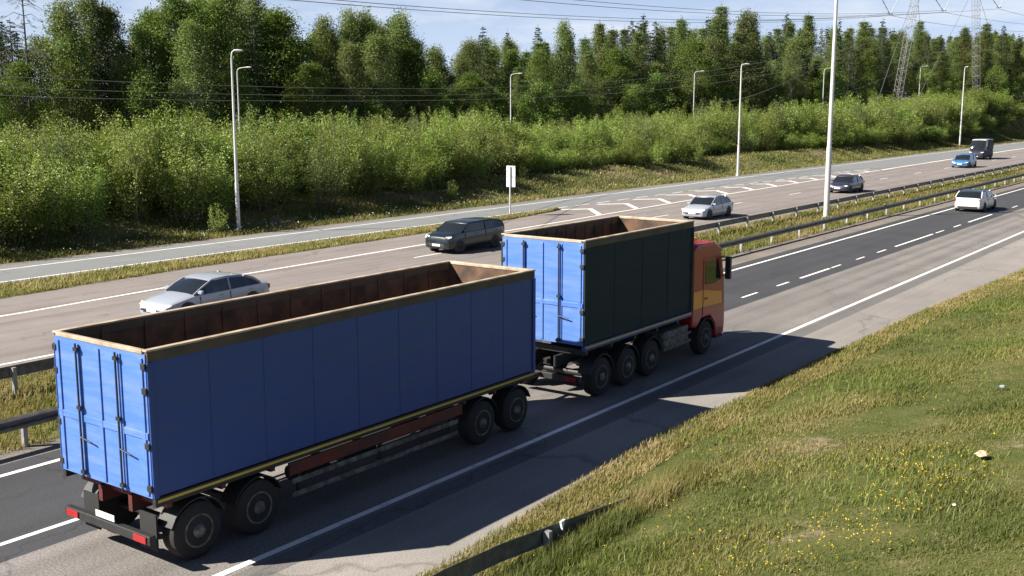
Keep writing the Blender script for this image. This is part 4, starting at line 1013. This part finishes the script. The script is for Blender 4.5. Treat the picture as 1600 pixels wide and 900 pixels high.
# front edge of the thicket (lateral position along the road)
BF = [(-20, 53.4), (25, 53.4), (40, 53.6), (55, 54.0), (64, 55.0), (74, 56.6), (86, 58.0), (97, 57.8), (104, 56.6), (112, 57.4), (118, 61.0), (140, 60.6), (165, 57.5), (185, 55.8), (215, 55.5), (240, 55.5), (330, 56)]
TOPV = [(0, 190), (150, 186), (280, 170), (400, 178), (540, 178), (600, 187), (760, 172), (850, 188), (980, 174), (1050, 174), (1100, 165), (1160, 164), (1250, 160), (1330, 156), (1450, 148), (1550, 142), (1600, 134), (1800, 120)]
def zone(u):
    if u < 360: return 'left of the leftmost lamp post'
    if u < 790: return 'between leftmost lamp post and sign'
    if u < 1158: return 'between sign and pale bank lamp post'
    if u < 1290: return 'just left of the tall white post'
    return 'right of the tall white post'
def col_of(s, l):
    X, Y = w2cam(s, l); return 800 + X / Y * 1724, Y
cnt = 0; s = 8.0
while s < 330 and cnt < 292:
    rows = 5 if s < 110 else 4
    lf = interp(BF, s)
    step = 3.0 if s < 90 else (3.6 if s < 160 else 5.2)
    lsd = P0[1] + (s - P0[0]) * D2[1] / D2[0] - 7
    for r in range(rows):
        l = lf + 1.4 + r * (2.7 if s < 110 else 2.4) + random.uniform(-.8, .8); ss_ = s + random.uniform(-.9, .9) + (r % 2) * 1.2
        if s < 180 and l > lsd + 3 and r > 1: continue
        u, Y = col_of(ss_, l)
        if u < -160 or u > 1700: continue
        g = G(ss_, l)
        vtop = interp(TOPV, u) + random.uniform(-14, 14) + (0 if r > 1 else (8 if r == 1 else 22 if s < 75 else 30))
        need = zat(vtop, Y) - g
        h = min(7.2, max(2.2, need)) if r else min(6.0, max(1.8, need * random.uniform(.6, 1.08)))
        k = h / 4.7; kw = 1.0 + .4 * random.random()
        if s > 150: kw *= 1.45
        plant(random.choices(shrubs, (6, 6, 6, 5, 1.2, 2.5))[0], (ss_, l, g - .1), (kw, kw, k), random.uniform(0, 6.3),
              ('leafy willow shrub, thicket front, ' if r < 2 else 'leafy willow shrub, thicket interior, ') + zone(u), 'shrub', 'willow shrubs of the roadside thicket')
        cnt += 1
    s += step
# a few low shrubs and saplings on the verge
for (a, b, h, lab) in ((41.3, 51.6, 1.25, 'small leafy sapling at the foot of the leftmost lamp post'), (113.5, 56.5, 1.2, 'single small shrub on the grassy bank behind the pale lamp post'),
                       (66, 54.0, 1.0, 'low bush at the foot of the thicket left of the road sign'), (92, 57.6, 1.1, 'low bush on the bank above the slip road, right of the sign'), (79, 56.5, .9, 'low brownish bush at the thicket edge just right of the sign')):
    plant(lowshrubs[cnt % 2], (a, b, G(a, b) - .05), (h * .55, h * .55, h * .75), a, lab, 'shrub', 'low shrubs on the verge'); cnt += 1

# forest
D = dict(
 deci=[limb_tree(40 + i, 17, .16, 3.4, 'deci', 'bark', 110, .21, 200, 'oval') for i in range(3)],
 birch=[limb_tree(50 + i, 17, .22, 2.7, 'birchleaf', 'birchbark', 100, .19, 190, 'birch', name='birch_tree', drop=.75) for i in range(3)],
 small=[limb_tree(60 + i, 8, .10, 2.3, 'deci', 'bark', 60, .18, 150, 'oval', name='young_leafy_tree', trunk_r=.1) for i in range(2)],
 pine=[pine(70 + i, 18, 4.1) for i in range(4)],
 spruce=[spruce(80 + i, 18, 3.3) for i in range(4)])
BASEH = dict(deci=17.6, birch=17.2, small=8.4, pine=18.4, spruce=18)
SKY = [(-60, -30), (8, 28), (25, 30), (55, 42), (80, 28), (105, 0), (150, -12), (170, 8), (190, 40), (208, 56), (222, 36), (245, 14), (280, -12), (350, -25), (400, -12), (440, 14), (470, 40), (490, 44), (512, 26), (530, 42), (550, 15), (575, 18), (625, 20), (648, 48), (662, 88), (682, 72), (700, 84), (735, 62), (755, 42), (775, 58), (793, 48), (815, 68), (840, 40), (858, 62), (882, 34), (905, 52), (935, 36), (955, 46), (985, 30), (1003, 22), (1022, 32), (1062, 30), (1085, 34), (1103, 26), (1122, 10), (1140, 30), (1163, 18), (1182, 34), (1195, 44), (1224, 20), (1240, 40), (1258, 24), (1290, 36), (1306, 30), (1343, 34), (1372, 30), (1395, 38), (1430, 34), (1460, 46), (1500, 44), (1533, 38), (1560, 40), (1586, 48), (1600, 46), (1700, 50)]
KT = {'deci': ('dark green leafy tree', 'tree'), 'birch': ('pale green birch', 'birch tree'), 'small': ('small bright leafy tree', 'tree'), 'pine': ('olive green pine', 'pine tree'), 'spruce': ('dark conical spruce', 'spruce tree')}
def fzone(u):
    if u < 200: return 'at the far left edge of the forest'
    if u < 360: return 'left of the leftmost lamp post'
    if u < 650: return 'right of the leftmost lamp post'
    if u < 830: return 'above the road sign where the forest dips'
    if u < 1110: return 'between the sign and the pale lamp post'
    if u < 1290: return 'just left of the tall white post'
    if u < 1410: return 'left of the pylon'
    if u < 1530: return 'behind the pylon legs'
    return 'right of the pylon'
nt_ = 0
def put_tree(a, b, kind, v, front):
    global nt_
    p = P0 + D2 * a + N2 * b; u, Y = col_of(*p)
    if u < -70 or u > 1690: return
    if (1372 < u < 1440 and Y < 240) or (1490 < u < 1548 and Y < 262): return      # the clearing under the power line
    g = G(p[0], p[1]); H = zat(v, Y) - g
    lo, hi = (4, 12) if kind == 'small' else (9, 29)
    H = min(hi, max(lo, H)); k = H / BASEH[kind]; kw = k ** .6 * random.uniform(.85, 1.3)
    if kind in ('pine', 'spruce'): kw = min(kw, 1.45)
    where = {0: ', front of forest, ', 1: ', mid forest, ', 2: ', deep in forest, '}[front]
    plant(random.choice(D[kind]), (p[0], p[1], g - .1), (kw, kw, k), random.uniform(0, 6.3), KT[kind][0] + ' ' + where + fzone(u), KT[kind][1], {'deci': 'leafy trees of the forest', 'birch': 'birches of the forest', 'small': 'young trees at the forest edge', 'pine': 'pines of the forest', 'spruce': 'spruces of the forest'}[kind])
    nt_ += 1
def kind_for(u, row):
    r = random.random()
    if u < 70: return 'spruce' if r < .5 else 'deci'
    if u < 430: return 'deci' if r < .40 else ('birch' if r < .76 else 'spruce')
    if u < 660: return 'birch' if r < .60 else ('deci' if r < .85 else 'spruce')
    if u < 830: return 'birch' if r < .55 else ('pine' if r < .75 else ('deci' if r < .9 else 'spruce'))
    return 'pine' if r < .52 else ('spruce' if r < .84 else 'birch')
# skyline trees exactly at the peaks, then the rows around them
def a_for_u(u, b):
    lo, hi = -90.0, 420.0
    for _ in range(40):
        m_ = (lo + hi) / 2; p = P0 + D2 * m_ + N2 * b
        if col_of(*p)[0] < u: lo = m_
        else: hi = m_
    return lo
PEAK = {8: 'spruce', 25: 'spruce', 105: 'birch', 150: 'birch', 170: 'deci', 245: 'deci', 280: 'deci', 350: 'birch', 400: 'birch', 440: 'deci', 512: 'birch', 550: 'birch', 575: 'birch', 625: 'birch', 682: 'birch', 735: 'birch', 755: 'spruce', 793: 'spruce', 840: 'spruce', 882: 'birch', 935: 'pine', 955: 'pine', 985: 'spruce', 1003: 'spruce', 1022: 'spruce', 1062: 'pine', 1103: 'spruce', 1122: 'pine', 1163: 'birch', 1224: 'spruce', 1258: 'pine', 1306: 'spruce', 1343: 'pine', 1372: 'spruce', 1430: 'pine', 1500: 'pine', 1533: 'pine', 1560: 'spruce'}
for u, kd in PEAK.items():
    b = random.uniform(10, 17); put_tree(a_for_u(u, b), b, kd, interp(SKY, u) - 2, 0)
for row, (b0, st, dv) in enumerate(((8, 5.4, 40), (14, 4.6, 14), (21, 4.8, 8), (30, 5.4, 5))):
    a = -70.0
    while a < 330:
        b = b0 + random.uniform(-2.5, 2.5); p = P0 + D2 * a + N2 * b; u, Y = col_of(*p)
        v = interp(SKY, u) + dv * random.uniform(.35, 1.5) + 6
        kd = kind_for(u, row)
        if kd == 'spruce': v -= 4
        if row == 0 and random.random() < (.5 if u < 1000 else .25): kd = 'birch' if random.random() < .5 else 'deci'
        put_tree(a, b, kd, v, 0 if row == 0 else (1 if row < 3 else 2))
        a += st * random.uniform(.7, 1.3) * 1.0
a = -70.0
while a < 330:          # young trees along the edge
    b = random.uniform(3.5, 6.5); p = P0 + D2 * a + N2 * b; u, Y = col_of(*p)
    put_tree(a, b, 'small', random.uniform(92, 150), 0)
    a += random.uniform(4, 11)
p = P0 + D2 * a_for_u(46, 8) + N2 * 8
dead_tree(3, 19.5, (p[0], p[1], G(*p)), 'bare dead tree with drooping grey branches against the sky at far left')
# hide prototypes nobody used
for lst in list(D.values()) + [shrubs, lowshrubs]:
    for o in lst:
        if o.name not in used_first:
            for c in list(o.children): bpy.data.objects.remove(c)
            bpy.data.objects.remove(o)

# ------------------------------------------------------------ grass
rg = np.random.default_rng(5)
Gv = np.vectorize(G)
def field(n, s0, s1, l0f, l1f, dist_pow=1.6, smin=8):
    """random points, denser close to the camera"""
    t = rg.uniform(0, 1, n); S = s0 + (s1 - s0) * t ** dist_pow
    a = np.array([l0f(x) for x in S]); b = np.array([l1f(x) for x in S])
    Lv = a + (b - a) * rg.uniform(0, 1, n); return S, Lv
def cull(S, Lv, m=450):
    X = S * sh - Lv * ch; Y = S * ch + Lv * sh; u = 800 + X / np.maximum(Y, .1) * 1724
    v = 165 + (CAMH - .8) / np.maximum(Y, .1) * 1748
    k = (Y > 3) & (u > -m) & (u < 1600 + m) & (v < 1250); return S[k], Lv[k]
e_ = lambda x: interp(EDGE, x)
S, Lv = cull(*field(520000, 4, 75, lambda x: -1.0, lambda x: e_(x) + .05, 1.35))
# clumpy cover: thin out by a patchwork
pn = np.sin(S * 1.1 + 2 * np.sin(Lv * .7)) + np.sin(Lv * 1.7 + 1.5 * np.sin(S * .5)) + .6 * np.sin(S * 3.1 + Lv * 2.3)
bare = np.sin(S * .77 + 1.9 * np.sin(Lv * .9 + 1)) + np.sin(Lv * 1.31 - S * .29) + .5 * np.sin(S * 2.7 - Lv * 1.9)
keep = rg.uniform(0, 1, len(S)) < np.clip(.72 + .2 * pn, .3, 1) * np.where(bare > 1.55, .12, 1); S, Lv, pn = S[keep], Lv[keep], pn[keep]
Z = Gv(S, Lv)
hh = .075 + .03 * np.clip(pn, -1, 2); o = blades('grass', np.stack([S, Lv, Z - .01], 1), hh, .010 + .00025 * S, M['grass'], 1, 1.0)
tag(o, 'short green and straw coloured grass covering the foreground slope', 'grass', kind='stuff')
# taller bright grass in drifts
S, Lv = cull(*field(120000, 5, 60, lambda x: -1.0, lambda x: e_(x) - .6, 1.3))
pm = np.sin(S * .42 + Lv * .9 + 1.2) + np.sin(S * .9 - Lv * .5) * .7
k = (pm + rg.normal(0, .5, len(S)) > .55) & (rg.uniform(0, 1, len(S)) < .6) & (Lv < e_(20) - 1.2); S, Lv = S[k], Lv[k]
o = blades('tall_grass', np.stack([S, Lv, Gv(S, Lv) - .01], 1), .16, .012 + .00025 * S, M['tallgrass'], 2, .8)
tag(o, 'taller bright green grass growing in drifts on the foreground slope', 'grass', kind='stuff')
# dry fringe by the road edge and round the rail end
S, Lv = cull(*field(34000, 8, 70, lambda x: e_(x) - 1.0, lambda x: e_(x) + .10, 1.2))
o = blades('dry_grass', np.stack([S, Lv, np.maximum(Gv(S, Lv), 0) - .01], 1), .12, .010 + .0003 * S, M['drygrass'], 3, .7)
tag(o, 'straw coloured grass fringe along the near road edge', 'grass', kind='stuff')
S = rg.uniform(8, 19, 13000); Lv = rg.normal(0, .2, 13000) + np.interp(S, [8, 11.7, 14.7, 17.5], [9.4, 9.4, 9.3, 9.3])
o = blades('rail_grass', np.stack([S, Lv, Gv(S, Lv) - .01], 1), .27, .012, M['grass'], 4, .6)
tag(o, 'long grass leaning against the foreground guard rail', 'grass', kind='stuff')
# flowers
S, Lv = cull(*field(30000, 5, 40, lambda x: -1.0, lambda x: e_(x) - 1, 1.2), m=10)
X_ = S * sh - Lv * ch; Y_ = S * ch + Lv * sh
fx = np.sin(S * 1.3 + 1) + np.sin(Lv * 1.5 + S * .4) + np.sin(S * 3.7 - Lv * 2.6) * .6
uu = 800 + X_ / Y_ * 1724; vv = 165 + (CAMH - 1.1) / Y_ * 1748
w = np.exp(-((uu - 1270) / 170) ** 2 - ((vv - 830) / 75) ** 2) * 1.5 + np.exp(-((uu - 1460) / 110) ** 2 - ((vv - 790) / 60) ** 2) + np.exp(-((uu - 1420) / 60) ** 2 - ((vv - 735) / 25) ** 2) * .6 + .05
k = rg.uniform(0, 1, len(S)) < np.clip(w * .42 * np.clip(.4 + fx * .5, 0, 1.3), 0, 1); S, Lv = S[k], Lv[k]
Pf = np.stack([S, Lv, Gv(S, Lv) + rg.uniform(.10, .24, len(S))], 1)
Pf = np.repeat(Pf, 4, 0) + rg.normal(size=(len(Pf) * 4, 3)) * .010
o = quad_obj('yellow_flowers', leaf_quads(Pf, .019, rg, 1.5, .9), M['yellow']); tag(o, 'small yellow wild flowers scattered in the foreground grass', 'flowers', kind='stuff')
# median, island and far verge
S, Lv = cull(*field(110000, 6, 260, lambda x: interp(GR, x) + .05, lambda x: MEDF - .1, 1.9))
o = blades('median_grass', np.stack([S, Lv, np.full(len(S), -.02)], 1), .24, .02 + .00045 * S, M['grass'], 6, .6)
tag(o, 'uneven green and yellow grass growing in the median between the guard rails', 'grass', kind='stuff')
S, Lv = cull(*field(26000, 14, 66, lambda x: interp(ISL, x) + .15, lambda x: 44.2, 1.1))
o = blades('island_grass', np.stack([S, Lv, np.full(len(S), .02)], 1), .18, .035, M['drygrass'], 7, .7)
tag(o, 'yellowish grass on the narrow strip between the carriageway and the slip road', 'grass', kind='stuff')
S, Lv = cull(*field(120000, 14, 280, lambda x: 50.2, lambda x: interp(BF, x) + 1.5, 1.7))
pn = np.sin(S * .5 + np.sin(Lv)) + np.sin(Lv * 1.1 + S * .21) ; k = rg.uniform(0, 1, len(S)) < np.clip(.62 + .3 * pn, .1, 1)
S, Lv = S[k], Lv[k]
o = blades('verge_grass', np.stack([S, Lv, Gv(S, Lv) - .02], 1), .26, .035 + .0005 * S, M['grass'], 8, .6)
tag(o, 'rough grass on the bank between the slip road and the thicket', 'grass', kind='stuff')
S, Lv = cull(*field(450, 16, 120, lambda x: 50.5, lambda x: interp(BF, x) - .2, 1.4))
Pf = np.stack([S, Lv, Gv(S, Lv) + rg.uniform(.2, .4, len(S))], 1); Pf = np.repeat(Pf, 3, 0) + rg.normal(size=(len(Pf) * 3, 3)) * .05
o = quad_obj('white_flowers', leaf_quads(Pf, .08, rg, 1.5, .9), M['whitefl']); tag(o, 'small white wild flowers along the verge of the slip road', 'flowers', kind='stuff')

# ------------------------------------------------------------ litter
def litter(s, l, r, mat, name, label, seed):
    rr = np.random.default_rng(seed); m = MB(); rings = []
    for i in range(6):
        t = math.pi * (i + .5) / 6; rings.append([(math.sin(t) * math.cos(q) * r * rr.uniform(.7, 1.3), math.sin(t) * math.sin(q) * r * rr.uniform(.7, 1.3), max(-.02, math.cos(t) * r * .5 * rr.uniform(.6, 1.4))) for q in [j * math.pi / 4 for j in range(8)]])
    m.loft(rings); o = m.build(name, mat); o.location = (s, l, G(s, l) + .10); tag(o, label, 'litter')
def on_slope(u, v):
    # where that view ray meets the slope
    lo = None
    for k in range(4, 400):
        Y = k * .15
        X = (u - 800) / 1700 * (Y * math.cos(R(9.517)) + (CAMH - 1.0) * math.sin(R(9.517)))
        s, l = cam2w(X, Y); g = G(s, l) if l < 11 else 0
        d = Y * math.cos(R(9.517)) + (CAMH - g) * math.sin(R(9.517)); up = Y * math.sin(R(9.517)) - (CAMH - g) * math.cos(R(9.517))
        if 450 - 1700 * up / d < v: return s, l
s_, l_ = on_slope(1533, 718); litter(s_, l_, .12, M['paper'], 'crumpled_paper', 'pale crumpled paper lying in the grass at right', 1)
s_, l_ = on_slope(1567, 612); litter(s_, l_, .07, M['plastic'], 'plastic_scrap', 'bluish scrap of plastic in the grass near the right edge', 2)
s_, l_ = on_slope(1490, 800); litter(s_, l_, .035, M['cwhite'], 'paper_scrap', 'tiny white paper scrap among the yellow flowers', 4)
print('trees', nt_, 'shrubs', cnt)
